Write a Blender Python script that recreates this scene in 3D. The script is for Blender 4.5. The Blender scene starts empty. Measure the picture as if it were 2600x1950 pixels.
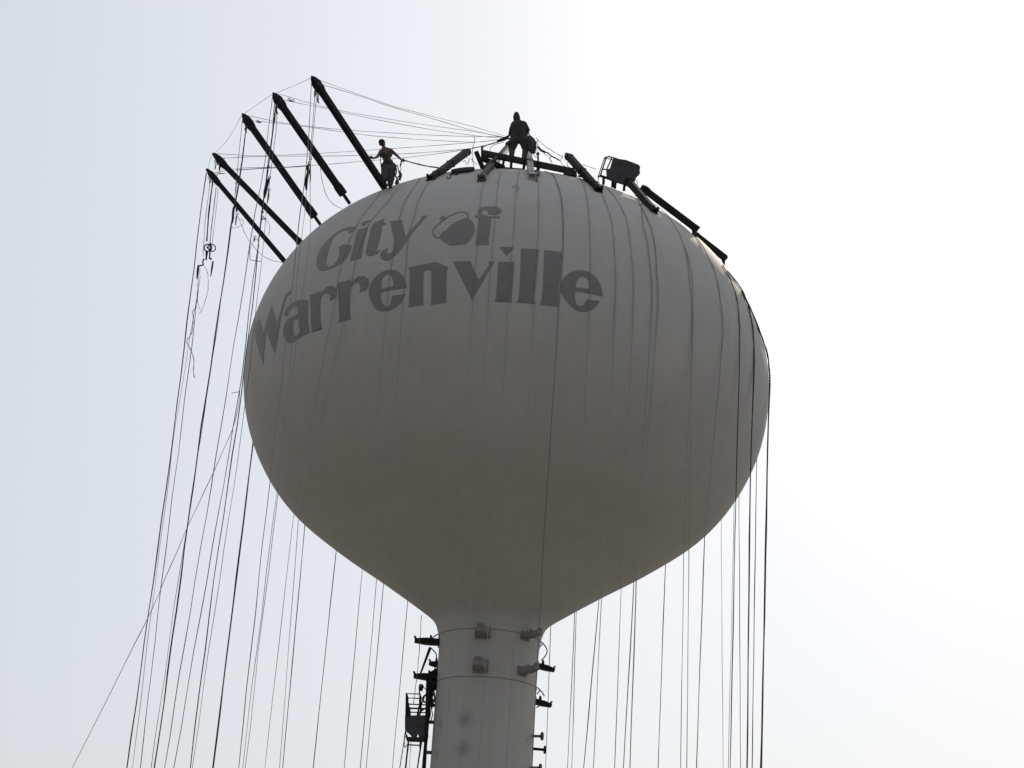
import bpy, bmesh, math, random
import numpy as np
from mathutils import Vector, Matrix
from mathutils.geometry import delaunay_2d_cdt

S = bpy.context.scene
COL = S.collection
PI = math.pi
random.seed(7)

# ------------------------------------------------------------------ camera
F, PITCH, ROLL, CAM_Z = 4700.0, math.radians(20.0), 0.0653, 1.6      # F in pixels of the 2600 x 1950 photograph
fw = np.array([0.0, math.cos(PITCH), math.sin(PITCH)])
_r = np.array([1.0, 0.0, 0.0]); _u = np.cross(_r, fw)
cr = math.cos(ROLL) * _r + math.sin(ROLL) * _u
cu = -math.sin(ROLL) * _r + math.cos(ROLL) * _u
C0 = np.array([0.0, 0.0, CAM_Z])
cam = bpy.data.cameras.new('camera'); camo = bpy.data.objects.new('camera', cam); COL.objects.link(camo)
cam.sensor_width = 36; cam.lens = 36 * F / 2600; cam.clip_start = 0.1; cam.clip_end = 8000
camo.matrix_world = Matrix(((cr[0], cu[0], -fw[0], 0), (cr[1], cu[1], -fw[1], 0), (cr[2], cu[2], -fw[2], CAM_Z), (0, 0, 0, 1)))
S.camera = camo

def ray(px, py):
    d = fw + (px - 1300) / F * cr - (py - 975) / F * cu
    return d / np.linalg.norm(d)

# ------------------------------------------------------------------ sky, sun, exposure
SUN_DIR = ray(2700, -290)
SKY_SHARE, HAZE_EVEN, HAZE_SUNWARD = 0.205, 2.8, 3.68
SUN_EL, SUN_AZ = math.asin(SUN_DIR[2]), math.atan2(SUN_DIR[0], SUN_DIR[1])
W = bpy.data.worlds.new('World'); S.world = W; W.use_nodes = True
nt = W.node_tree; bg = nt.nodes['Background']
sk = nt.nodes.new('ShaderNodeTexSky'); sk.sky_type = 'NISHITA'; sk.sun_disc = False
sk.sun_elevation = SUN_EL; sk.sun_rotation = SUN_AZ
sk.air_density = 1.0; sk.dust_density = 3.0; sk.ozone_density = 3.0
# high haze: an even white veil that scatters forward, so it is brighter on the sun's side of the sky than behind the camera
def wn(t, **k):
    n = nt.nodes.new(t)
    for a, b in k.items(): setattr(n, a, b)
    return n
tcw = wn('ShaderNodeTexCoord'); dt = wn('ShaderNodeVectorMath', operation='DOT_PRODUCT'); dt.inputs[1].default_value = tuple(SUN_DIR)
nt.links.new(tcw.outputs['Generated'], dt.inputs[0])
hm = wn('ShaderNodeMath', operation='MULTIPLY_ADD'); hm.inputs[1].default_value = 0.5; hm.inputs[2].default_value = 0.5      # (1 + cos) / 2
nt.links.new(dt.outputs['Value'], hm.inputs[0])
hp = wn('ShaderNodeMath', operation='POWER'); hp.inputs[1].default_value = 2.0; nt.links.new(hm.outputs[0], hp.inputs[0])
hs = wn('ShaderNodeMath', operation='MULTIPLY_ADD'); hs.inputs[1].default_value = HAZE_SUNWARD; hs.inputs[2].default_value = HAZE_EVEN
nt.links.new(hp.outputs[0], hs.inputs[0])
hc_ = wn('ShaderNodeMix', data_type='RGBA', blend_type='MULTIPLY'); hc_.inputs[0].default_value = 1.0
hc_.inputs[6].default_value = (0.962, 1.003, 1.055, 1); nt.links.new(hs.outputs[0], hc_.inputs[7])
dim = wn('ShaderNodeMix', data_type='RGBA', blend_type='MULTIPLY'); dim.inputs[0].default_value = 1.0
dim.inputs[7].default_value = (SKY_SHARE,) * 3 + (1,); nt.links.new(sk.outputs[0], dim.inputs[6])
sm_ = wn('ShaderNodeMix', data_type='RGBA', blend_type='ADD'); sm_.inputs[0].default_value = 1.0
nt.links.new(dim.outputs[2], sm_.inputs[6]); nt.links.new(hc_.outputs[2], sm_.inputs[7])
nt.links.new(sm_.outputs[2], bg.inputs[0]); bg.inputs[1].default_value = 0.10
sun = bpy.data.lights.new('sun', 'SUN'); sun.energy = 2.6; sun.angle = math.radians(0.8); sun.color = (1.0, 0.84, 0.66)
suno = bpy.data.objects.new('sun', sun); COL.objects.link(suno)
suno.rotation_euler = Vector(-SUN_DIR).to_track_quat('-Z', 'Y').to_euler()
suno.location = (30, 20, 60)
S.view_settings.view_transform = 'Standard'; S.view_settings.look = 'None'
S.view_settings.gamma = 1.0; S.view_settings.use_curve_mapping = False
S.view_settings.exposure = 0.0

# ------------------------------------------------------------------ materials
def mat(name, col, rough=0.6, var=0.0, scale=3.0, metal=0.0, bump=0.0, spec=0.4):
    m = bpy.data.materials.new(name); m.use_nodes = True
    n = m.node_tree; b = n.nodes['Principled BSDF']
    b.inputs['Base Color'].default_value = (*col, 1); b.inputs['Roughness'].default_value = rough
    b.inputs['Metallic'].default_value = metal; b.inputs['Specular IOR Level'].default_value = spec
    if var or bump:
        tc = n.nodes.new('ShaderNodeTexCoord'); no = n.nodes.new('ShaderNodeTexNoise')
        no.inputs['Scale'].default_value = scale; no.inputs['Detail'].default_value = 6
        n.links.new(tc.outputs['Object'], no.inputs['Vector'])
        if var:
            rp = n.nodes.new('ShaderNodeValToRGB')
            rp.color_ramp.elements[0].position = 0.3; rp.color_ramp.elements[1].position = 0.7
            rp.color_ramp.elements[0].color = (*[c * (1 - var) for c in col], 1)
            rp.color_ramp.elements[1].color = (*[min(1, c * (1 + var)) for c in col], 1)
            n.links.new(no.outputs['Fac'], rp.inputs[0]); n.links.new(rp.outputs[0], b.inputs['Base Color'])
        if bump:
            bp = n.nodes.new('ShaderNodeBump'); bp.inputs['Strength'].default_value = bump; bp.inputs['Distance'].default_value = 0.02
            n.links.new(no.outputs['Fac'], bp.inputs['Height']); n.links.new(bp.outputs[0], b.inputs['Normal'])
    return m

def tank_material(name, spots=()):
    """weathered off-white enamel: broad mottling, faint vertical run marks, fine grime; optional dark worn spots"""
    m = bpy.data.materials.new(name); m.use_nodes = True
    n = m.node_tree; L = n.links; b = n.nodes['Principled BSDF']
    b.inputs['Roughness'].default_value = 0.72; b.inputs['Specular IOR Level'].default_value = 0.2
    tc = n.nodes.new('ShaderNodeTexCoord')
    def noise(scale, vec, detail=5):
        x = n.nodes.new('ShaderNodeTexNoise'); x.inputs['Scale'].default_value = scale; x.inputs['Detail'].default_value = detail
        L.new(vec, x.inputs['Vector']); return x.outputs['Fac']
    mp = n.nodes.new('ShaderNodeMapping'); mp.inputs['Scale'].default_value = (1.0, 1.0, 0.05)
    L.new(tc.outputs['Object'], mp.inputs['Vector'])
    def math_(op, a, bb):
        x = n.nodes.new('ShaderNodeMath'); x.operation = op
        for i, v in enumerate((a, bb)):
            if isinstance(v, (int, float)): x.inputs[i].default_value = v
            else: L.new(v, x.inputs[i])
        return x.outputs[0]
    broad = noise(0.45, tc.outputs['Object'], 3)
    runs = noise(4.0, mp.outputs['Vector'], 6)
    fine = noise(26.0, tc.outputs['Object'], 8)
    v = math_('ADD', math_('MULTIPLY', broad, 0.20), math_('ADD', math_('MULTIPLY', runs, 0.16), math_('MULTIPLY', fine, 0.12)))
    v = math_('ADD', v, 0.76)                      # about 0.94 .. 1.06
    sep = n.nodes.new('ShaderNodeSeparateXYZ'); L.new(tc.outputs['Object'], sep.inputs[0])
    def seam(val, width):                          # 1 on a weld bead, 0 away from it
        fr = math_('FRACT', val, 0.0); tri = math_('ABSOLUTE', math_('SUBTRACT', fr, 0.5), 0.0)
        return math_('LESS_THAN', tri, width)
    gore = seam(math_('MULTIPLY', math_('ARCTAN2', sep.outputs[1], sep.outputs[0]), 28 / (2 * PI)), 0.008)
    ringw = seam(math_('MULTIPLY', sep.outputs[2], 1 / 2.45), 0.006)
    beads = math_('MAXIMUM', gore, ringw)
    v = math_('MULTIPLY', v, math_('SUBTRACT', 1.0, math_('MULTIPLY', beads, 0.045)))
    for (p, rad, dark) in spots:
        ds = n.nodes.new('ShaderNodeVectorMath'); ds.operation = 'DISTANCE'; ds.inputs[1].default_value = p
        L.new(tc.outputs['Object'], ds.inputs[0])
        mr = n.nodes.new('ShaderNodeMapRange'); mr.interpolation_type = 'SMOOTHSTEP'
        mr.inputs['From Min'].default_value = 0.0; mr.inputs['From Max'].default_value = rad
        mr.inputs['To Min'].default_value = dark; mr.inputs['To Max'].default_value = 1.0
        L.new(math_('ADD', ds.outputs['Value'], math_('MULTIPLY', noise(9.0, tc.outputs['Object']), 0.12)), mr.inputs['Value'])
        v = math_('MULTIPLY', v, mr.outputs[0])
    mx = n.nodes.new('ShaderNodeMix'); mx.data_type = 'RGBA'; mx.blend_type = 'MULTIPLY'; mx.inputs[0].default_value = 1.0
    mx.inputs[6].default_value = (*TANK_COL, 1)
    L.new(v, mx.inputs[7]); L.new(mx.outputs[2], b.inputs['Base Color'])
    bp = n.nodes.new('ShaderNodeBump'); bp.inputs['Strength'].default_value = 0.12; bp.inputs['Distance'].default_value = 0.05
    L.new(noise(1.3, tc.outputs['Object'], 2), bp.inputs['Height']); L.new(bp.outputs[0], b.inputs['Normal'])
    return m

TANK_COL = (0.50, 0.482, 0.458)
M = {
    'paint': tank_material('tank_paint'),
    'letter': mat('letter_paint', (0.224, 0.206, 0.207), 0.55, 0.06, 5),
    'cap': mat('acorn_cap_paint', (0.475, 0.462, 0.425), 0.55, 0.05, 5),
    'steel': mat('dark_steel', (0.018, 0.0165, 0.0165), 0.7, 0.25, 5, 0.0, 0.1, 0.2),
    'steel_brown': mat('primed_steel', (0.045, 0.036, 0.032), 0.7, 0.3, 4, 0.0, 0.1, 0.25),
    'steel_light': mat('bare_aluminium', (0.42, 0.41, 0.41), 0.45, 0.12, 4),
    'steel_grey': mat('grey_steel', (0.10, 0.095, 0.09), 0.6, 0.2, 4),
    'rope_dark': mat('dark_rope', (0.05, 0.052, 0.056), 0.9, 0.2, 20),
    'rope': mat('grey_rope', (0.19, 0.195, 0.205), 0.9, 0.2, 20),
    'rope_pale': mat('pale_rope', (0.34, 0.335, 0.325), 0.9, 0.15, 20),
    'skin': mat('skin', (0.10, 0.06, 0.047), 0.55, 0.08, 9),
    'hair': mat('dark_hair', (0.012, 0.01, 0.01), 0.7, 0.2, 40),
    'trouser': mat('grey_work_trousers', (0.085, 0.085, 0.09), 0.9, 0.15, 14, 0, 0.3),
    'hood': mat('dark_hooded_jacket', (0.05, 0.047, 0.05), 0.9, 0.2, 12, 0, 0.3),
    'boot': mat('boot_leather', (0.05, 0.042, 0.036), 0.7, 0.2, 20),
    'canvas': mat('dark_canvas', (0.07, 0.07, 0.075), 0.9, 0.25, 9, 0, 0.4),
    'ground': mat('dry_grass', (0.165, 0.155, 0.135), 0.95, 0.35, 0.15),
    'mount': mat('mount_paint', (0.25, 0.23, 0.215), 0.65, 0.2, 6),
    'concrete': mat('concrete', (0.30, 0.29, 0.27), 0.9, 0.12, 2),
}
stem_spots = []

# ------------------------------------------------------------------ tower profile (axis at AX, AY)
AX, AY = -0.1817, 58.0
_rc = [0, 1.2, 2.3852, 4.385, 5.9484, 7.1939, 8.1014, 8.5809, 8.6584, 8.3848, 7.737, 6.771, 5.3207, 3.7496, 2.5396, 1.8638, 1.66, 1.595, 1.58, 1.578, 1.578]
_zc = [29.3, 29.24, 29.0, 28.45, 27.6, 26.5, 25.1, 23.6, 22.1, 20.6, 19.2, 18.0, 16.9, 15.9, 15.1, 14.6, 14.2, 13.8, 13.2, 11.3, 6.3]
def _curve(n):
    P = np.stack([_rc, _zc], 1); P = np.vstack([[-P[1][0], P[1][1]], P, 2 * P[-1] - P[-2]]); out = []
    for i in range(1, len(P) - 2):
        for t in np.arange(n) / n:
            a, b, c, d = P[i - 1:i + 3]
            out.append(.5 * (2 * b + (c - a) * t + (2 * a - 5 * b + 4 * c - d) * t * t + (3 * b - a - 3 * c + d) * t ** 3))
    out.append(P[-2]); return np.array(out)
PROF = _curve(9)
PROF[0, 0] = 0.0
_zz, _rr = PROF[::-1, 1], PROF[::-1, 0]
R_MAX = float(_rr.max()); Z_EQ = float(_zz[_rr.argmax()])
def RZ(z): return np.interp(z, _zz, _rr)
_dome = _zz >= Z_EQ
def ZR(r): return float(np.interp(-r, -_rr[_dome], _zz[_dome]))      # dome height at radius r
_T = np.linspace(44, 78, 3401)
def on_tank(px, py, off=0.0, far=False):
    """point of the tower's skin seen at a pixel (or the skin point nearest the sight line just off the limb)"""
    d = ray(px, py)
    P = C0 + _T[:, None] * d
    G = np.hypot(P[:, 0] - AX, P[:, 1] - AY) - RZ(P[:, 2]); G[P[:, 2] > 29.3] = 9
    s = np.where((G[:-1] > 0) != (G[1:] > 0))[0]
    if len(s) == 0: t = _T[np.argmin(G)]
    else:
        i = s[-1] if far else s[0]; t = _T[i] + (_T[i + 1] - _T[i]) * G[i] / (G[i] - G[i + 1])
    p = C0 + t * d
    return p + off * normal(p)
def normal(p):
    e = 0.03; s = (RZ(p[2] + e) - RZ(p[2] - e)) / (2 * e)
    a = np.array([p[0] - AX, p[1] - AY]); a = a / (np.linalg.norm(a) + 1e-9)
    n = np.array([a[0], a[1], -s]) if p[2] < 29.2 else np.array([0, 0, 1.0])
    return n / np.linalg.norm(n)
def at(px, py, Y):                       # pixel -> point on the upright plane y = Y
    d = ray(px, py); return C0 + d * (Y / d[1])
def polar(az, r, z):                     # azimuth in degrees, 0 = towards the camera, + = right
    a = math.radians(az); return np.array([AX + r * math.sin(a), AY - r * math.cos(a), z])
def in_radial(az, px, py):               # pixel -> point in the upright radial plane at azimuth az
    d = ray(px, py); a = math.radians(az); n = np.array([math.cos(a), math.sin(a), 0.0])
    return C0 + d * (((np.array([AX, AY, 0]) - C0) @ n) / (d @ n))
def on_cyl(px, py, r, far=False):
    d = ray(px, py); o = np.array([-AX, -AY]); A = d[0] ** 2 + d[1] ** 2; B = 2 * (o @ d[:2]); Cc = o @ o - r * r
    q = max(B * B - 4 * A * Cc, 0.0)
    return C0 + d * ((-B + (1 if far else -1) * math.sqrt(q)) / (2 * A))

# ------------------------------------------------------------------ mesh helpers
class MB:
    def __init__(s): s.v, s.f = [], []
    def add(s, v, f):
        o = len(s.v); s.v += [tuple(map(float, p)) for p in v]; s.f += [tuple(i + o for i in q) for q in f]; return s
    def tube(s, pts, rad, n=6, cap=True):
        pts = [np.array(p, float) for p in pts]
        if not hasattr(rad, '__len__'): rad = [rad] * len(pts)
        v, f = [], []; up = None
        for i, p in enumerate(pts):
            t = pts[min(i + 1, len(pts) - 1)] - pts[max(i - 1, 0)]; t = t / (np.linalg.norm(t) + 1e-12)
            if up is None:
                up = np.cross(t, [0, 0, 1.0]) if abs(t[2]) < .9 else np.cross(t, [1.0, 0, 0])
            up = up - t * (up @ t); up /= np.linalg.norm(up) + 1e-12; w = np.cross(t, up)
            for k in range(n):
                a = 2 * PI * k / n; v.append(p + rad[i] * (math.cos(a) * up + math.sin(a) * w))
        for i in range(len(pts) - 1):
            for k in range(n):
                f.append((i * n + k, i * n + (k + 1) % n, (i + 1) * n + (k + 1) % n, (i + 1) * n + k))
        if cap:
            f.append(tuple(range(n))[::-1]); f.append(tuple((len(pts) - 1) * n + k for k in range(n)))
        return s.add(v, f)
    def beam(s, a, b, w, h, up=(0, 0, 1), w2=None, h2=None):
        """box from a to b, w across, h along up"""
        a, b = np.array(a, float), np.array(b, float); t = b - a; t /= np.linalg.norm(t)
        u = np.array(up, float); u = u - t * (u @ t); u /= np.linalg.norm(u); x = np.cross(t, u)
        w2 = w if w2 is None else w2; h2 = h if h2 is None else h2; v = []
        for p, ww, hh in ((a, w, h), (b, w2, h2)):
            for sx, sy in ((-1, -1), (1, -1), (1, 1), (-1, 1)): v.append(p + x * sx * ww / 2 + u * sy * hh / 2)
        return s.add(v, [(3, 2, 1, 0), (4, 5, 6, 7), (0, 1, 5, 4), (1, 2, 6, 5), (2, 3, 7, 6), (3, 0, 4, 7)])
    def ball(s, c, r, n=10, m=7, sc=(1, 1, 1)):
        v, f = [], []
        for i in range(m + 1):
            th = PI * i / m
            for k in range(n):
                a = 2 * PI * k / n
                v.append(np.array(c) + r * np.array([math.sin(th) * math.cos(a) * sc[0], math.sin(th) * math.sin(a) * sc[1], math.cos(th) * sc[2]]))
        for i in range(m):
            for k in range(n): f.append((i * n + k, (i + 1) * n + k, (i + 1) * n + (k + 1) % n, i * n + (k + 1) % n))
        return s.add(v, f)
    def ring(s, c, R, r, ax1, ax2, n=24, m=7, a0=0.0, a1=2 * PI):
        pts = [np.array(c) + R * (math.cos(a0 + (a1 - a0) * k / n) * np.array(ax1) + math.sin(a0 + (a1 - a0) * k / n) * np.array(ax2)) for k in range(n + 1)]
        return s.tube(pts, r, m)
    def capsule(s, a, b, ra, rb, n=14):
        a, b = np.array(a, float), np.array(b, float); t = b - a; L = np.linalg.norm(t)
        if L < 1e-6: return s.ball(a, ra, n, 8)
        t /= L; pts, rad = [], []
        for k in range(6):
            q = PI / 2 * (k / 5); pts.append(a - t * ra * math.cos(q)); rad.append(max(ra * math.sin(q), 1e-4))
        for k in range(6):
            q = PI / 2 * (k / 5); pts.append(b + t * rb * math.sin(q)); rad.append(max(rb * math.cos(q), 1e-4))
        return s.tube(pts, rad, n)
    def lathe(s, prof, n=32, c=(0, 0)):
        v, f = [], []
        for r, z in prof:
            for k in range(n): a = 2 * PI * k / n; v.append((c[0] + r * math.cos(a), c[1] + r * math.sin(a), z))
        for i in range(len(prof) - 1):
            for k in range(n): f.append((i * n + k, i * n + (k + 1) % n, (i + 1) * n + (k + 1) % n, (i + 1) * n + k))
        return s.add(v, f)
    def build(s, name, m, parent=None, smooth=False, origin=None, fix=True):
        o0 = wloc(parent) if parent is not None else np.array(origin if origin is not None else s.v[0], float)
        me = bpy.data.meshes.new(name); me.from_pydata([tuple(np.array(p) - o0) for p in s.v], [], s.f)
        if fix:
            bm = bmesh.new(); bm.from_mesh(me); bmesh.ops.recalc_face_normals(bm, faces=bm.faces); bm.to_mesh(me); bm.free()
        if smooth: me.polygons.foreach_set('use_smooth', [True] * len(me.polygons))
        me.materials.append(m); me.update()
        o = bpy.data.objects.new(name, me); COL.objects.link(o)
        if parent is not None: o.parent = parent
        else: o.location = o0
        return o
def wloc(o):
    p = np.array(o.location, float)
    while o.parent is not None: o = o.parent; p = p + np.array(o.location, float)
    return p
def tag(o, label=None, cat=None, group=None, kind=None):
    for k, v in (('label', label), ('category', cat), ('group', group), ('kind', kind)):
        if v: o[k] = v
    return o
def thing(name, label, cat, loc, group=None):
    o = bpy.data.objects.new(name, None); COL.objects.link(o); o.location = tuple(map(float, loc)); o.empty_display_size = 0.2
    return tag(o, label, cat, group)
def smooth_path(pts, n=6):
    P = [np.array(p, float) for p in pts]
    if len(P) < 3: return P
    Q = [2 * P[0] - P[1]] + P + [2 * P[-1] - P[-2]]; out = []
    for i in range(1, len(Q) - 2):
        a, b, c, d = Q[i - 1:i + 3]
        for t in np.arange(n) / n:
            out.append(.5 * (2 * b + (c - a) * t + (2 * a - 5 * b + 4 * c - d) * t * t + (3 * b - a - 3 * c + d) * t ** 3))
    out.append(P[-1]); return out

# ------------------------------------------------------------------ ground and tower
N = 120; g = MB(); v = []
for i in range(25):
    r = 0 if i == 0 else 3 * 1.36 ** i
    for k in range(48): v.append((r * math.cos(2 * PI * k / 48), 40 + r * math.sin(2 * PI * k / 48), 0))
f = [(i * 48 + k, (i + 1) * 48 + k, (i + 1) * 48 + (k + 1) % 48, i * 48 + (k + 1) % 48) for i in range(24) for k in range(48)]
g.add(v, f); tag(g.build('ground', M['ground'], origin=(0, 40, 0)), kind='structure')
pad = MB().lathe([(0.01, 0.16), (6.0, 0.16), (6.1, 0.12), (6.1, 0.004)], 64, (AX, AY))
tag(pad.build('concrete_pavement', M['concrete'], origin=(AX, AY, 0)), kind='structure')

tower = thing('water_tower', 'white spheroid water tower on a single slender stem with dark painted town lettering', 'water tower', (AX, AY, 0.16))
z_neck = 14.62
tp = [(float(r), float(z)) for r, z in PROF if z >= z_neck]
tank = MB().lathe([(max(r, 0.002), z) for r, z in tp], 256, (AX, AY)).build('tank', M['paint'], tower, True)
sp = [(float(r), float(z)) for r, z in PROF if z <= tp[-1][1]]
stem_spots = []
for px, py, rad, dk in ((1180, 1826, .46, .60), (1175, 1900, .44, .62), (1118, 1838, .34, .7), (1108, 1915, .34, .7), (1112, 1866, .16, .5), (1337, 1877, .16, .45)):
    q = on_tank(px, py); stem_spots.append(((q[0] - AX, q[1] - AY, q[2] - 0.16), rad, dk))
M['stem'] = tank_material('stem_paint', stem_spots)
sp += [(1.578, 4.5), (1.66, 3.6), (1.9, 2.6), (2.4, 1.5), (3.1, 0.6), (3.5, 0.17)]
stem = MB().lathe(sp, 128, (AX, AY)).build('stem', M['stem'], tower, True)
for z in (14.03, 12.55):                                             # thin hoops round the stem that carry the aerial mounts
    MB().ring((AX, AY, z), RZ(z) + 0.006, 0.011, (1, 0, 0), (0, 1, 0), 96, 5).build('hoop', M['mount'], tower, True)

# ------------------------------------------------------------------ painted lettering: thin skins laid on the tank
def T(pts, x0, y0, s): return [(x0 + a * s, y0 + b * s) for a, b in pts]
def soften(poly, n=3, corner=42):
    out = []; L = len(poly); P = [np.array(p) for p in poly]
    def turn(i):
        a = P[i] - P[i - 1]; b = P[(i + 1) % L] - P[i]
        return abs(math.degrees(math.atan2(a[0] * b[1] - a[1] * b[0], a @ b)))
    cor = [turn(i) > corner for i in range(L)]
    for i in range(L):
        b, c = P[i], P[(i + 1) % L]; out.append(b)
        if cor[i] and cor[(i + 1) % L]: continue
        m0 = (c - b) if cor[i] else (c - P[i - 1]) / 2
        m1 = (c - b) if cor[(i + 1) % L] else (P[(i + 2) % L] - b) / 2
        for k in range(1, n + 1):
            t = k / (n + 1); h = (2 * t ** 3 - 3 * t ** 2 + 1, t ** 3 - 2 * t ** 2 + t, -2 * t ** 3 + 3 * t ** 2, t ** 3 - t ** 2)
            out.append(h[0] * b + h[1] * m0 + h[2] * c + h[3] * m1)
    return [tuple(map(float, p)) for p in out]
def inside(p, poly):
    x, y = p; c = False; j = len(poly) - 1
    for i in range(len(poly)):
        (xi, yi), (xj, yj) = poly[i], poly[j]
        if (yi > y) != (yj > y) and x < (xj - xi) * (y - yi) / (yj - yi) + xi: c = not c
        j = i
    return c
def decal(name, loops, m, off=0.008, soft=True, parent=None):
    L = [soften(l) if soft else list(l) for l in loops]
    V, E = [], []
    for l in L:
        o = len(V); V += l; E += [(o + i, o + (i + 1) % len(l)) for i in range(len(l))]
    xs = [p[0] for p in L[0]]; ys = [p[1] for p in L[0]]; st = 11
    for x in np.arange(min(xs) + 3, max(xs), st):
        for y in np.arange(min(ys) + 3, max(ys), st):
            if sum(inside((x, y), l) for l in L) % 2 == 1: V.append((float(x), float(y)))
    r = delaunay_2d_cdt([Vector(p) for p in V], E, [], 0, 1e-5)
    vv, ff = [tuple(p) for p in r[0]], r[2]
    keep = [q for q in ff if sum(inside((sum(vv[i][0] for i in q) / 3, sum(vv[i][1] for i in q) / 3), l) for l in L) % 2 == 1]
    b = MB(); b.add([on_tank(x, y, off) for x, y in vv], keep)
    o = b.build(name, m, parent or tank, True, fix=False)
    bm = bmesh.new(); bm.from_mesh(o.data)
    bmesh.ops.delete(bm, geom=[q for q in bm.verts if not q.link_faces], context='VERTS')
    for q in bm.faces:
        if q.normal.y > 0: q.normal_flip()
    bm.to_mesh(o.data); bm.free(); return o
A_ = (780, 520, .12658); B_ = (780, 500, .226); C_ = (1080, 510, .09946); D_ = (600, 680, .18083); E_ = (1080, 500, .226)
letters = [
    [T([(985,460),(900,440),(800,450),(700,490),(560,580),(430,690),(320,810),(240,940),(200,1050),(190,1180),(210,1260),(250,1310),(320,1325),(420,1305),(560,1250),(680,1180),(780,1080),(850,970),(885,870),(885,810),(800,795),(700,810),(620,855),(640,920),(645,990),(620,1080),(560,1170),(490,1230),(430,1240),(390,1210),(380,1160),(390,1080),(420,960),(460,830),(500,720),(540,650),(620,580),(720,525),(815,505),(845,590),(900,540)], *A_)],
    [T([(1005,505),(1225,445),(1180,600),(1130,800),(1080,1075),(860,1135),(900,960),(960,700)], *A_)],
    [T([(1085,370),(1180,325),(1320,295),(1200,370),(1140,425),(1100,410)], *A_)],
    [T([(1285,455),(1340,370),(1440,330),(1550,265),(1530,350),(1600,375),(1575,398),(1512,400),(1485,560),(1440,750),(1400,900),(1395,950),(1480,890),(1440,945),(1370,1000),(1280,1028),(1215,1022),(1178,985),(1178,920),(1215,760),(1255,590)], *A_)],
    [T([(1105,445),(1285,240),(1278,215),(1352,210),(1315,255),(1160,430),(1060,580),(990,660),(930,705),(880,715),(835,695),(820,660),(840,610),(910,570),(900,600),(905,635),(925,645),(960,610),(975,560),(975,480),(950,360),(940,290),(920,275),(1065,255),(1080,340)], *B_)],
    [T([(1330,280),(1370,200),(1480,160),(1640,140),(1800,155),(1910,200),(1950,260),(1910,320),(1800,355),(1720,365),(1640,350),(1590,340),(1600,270),(1560,235),(1500,235),(1450,270),(1430,320),(1470,355),(1560,380),(1680,400),(1850,400),(1900,390),(1905,460),(1850,445),(1690,435),(1670,560),(1640,800),(1615,1000),(1630,1130),(1270,1130),(1290,1060),(1310,900),(1340,650),(1355,440),(1300,430),(1265,440),(1265,365),(1310,375),(1360,385),(1340,330)], *C_)],
    [T([(260,790),(330,715),(350,790),(385,930),(410,800),(440,700),(470,600),(505,515),(530,640),(575,770),(610,650),(690,380),(690,365),(790,310),(740,385),(700,440),(640,650),(600,880),(570,1050),(548,1205),(500,1100),(450,950),(430,880),(410,1000),(395,1150),(385,1360),(340,1240),(290,1060),(262,920)], *D_)],
    [T([(670,650),(720,560),(800,490),(900,450),(1015,460),(1005,600),(1008,760),(1032,915),(930,955),(850,1010),(790,1057),(725,1042),(682,985),(662,880),(690,780),(755,708),(862,655),(866,575),(842,535),(800,545),(750,610),(700,685)], *D_),
     T([(865,710),(800,740),(793,830),(800,920),(825,960),(860,950),(890,900),(880,800)], *D_)],
    [T([(1030,390),(1195,315),(1190,370),(1260,280),(1340,250),(1400,280),(1412,340),(1395,420),(1310,475),(1320,400),(1290,360),(1240,360),(1195,420),(1180,520),(1185,720),(1200,840),(1215,860),(1060,912),(1055,850),(1045,600)], *D_)],
    [T([(345,970),(490,930),(485,980),(560,905),(640,890),(690,925),(695,985),(665,1050),(585,1075),(600,1010),(575,960),(530,970),(490,1030),(480,1150),(480,1320),(494,1370),(350,1415),(362,1340),(352,1150)], *B_)],
    [T([(695,1080),(705,1000),(750,920),(830,850),(930,820),(1020,835),(1080,900),(1110,980),(1118,1025),(830,1070),(828,1120),(840,1180),(870,1225),(905,1235),(940,1200),(955,1110),(1105,1090),(1060,1180),(980,1250),(880,1285),(790,1270),(730,1200)], *B_),
     T([(832,1030),(835,960),(855,900),(900,865),(940,880),(965,940),(968,1005)], *B_)],
    [T([(1140,790),(1330,755),(1450,735),(1585,795),(1565,870),(1563,1190),(1385,1212),(1395,1150),(1395,830),(1370,815),(1320,830),(1308,870),(1303,1100),(1310,1215),(1130,1240),(1145,1180),(1155,900)], *B_)],
    [T([(310,725),(515,722),(520,760),(600,930),(720,760),(705,728),(780,725),(760,760),(540,1130),(522,1180),(510,1130)], *E_)],
    [T([(820,728),(1000,728),(990,900),(968,1120),(975,1185),(775,1178),(795,1110)], *E_)],
    [T([(830,560),(1000,568),(910,665)], *E_)],
    [T([(1075,578),(1275,590),(1258,800),(1225,1110),(1240,1205),(1025,1190),(1050,1120),(1065,900)], *E_)],
    [T([(1335,598),(1530,615),(1520,800),(1490,1100),(1485,1235),(1285,1215),(1310,1130),(1325,900)], *E_)],
    [T([(1525,1020),(1545,930),(1610,860),(1700,828),(1800,830),(1890,880),(1950,950),(1985,1050),(1990,1120),(1680,1060),(1680,1140),(1700,1210),(1740,1232),(1780,1215),(1810,1150),(1965,1170),(1900,1245),(1830,1285),(1740,1290),(1650,1240),(1570,1150),(1530,1080)], *E_),
     T([(1685,1015),(1700,950),(1740,900),(1780,895),(1825,920),(1840,970),(1838,1035)], *E_)],
]
for k, lp in enumerate(letters): decal('letter_dot' if k in (2, 14) else 'letter', lp, M['letter'])
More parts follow.
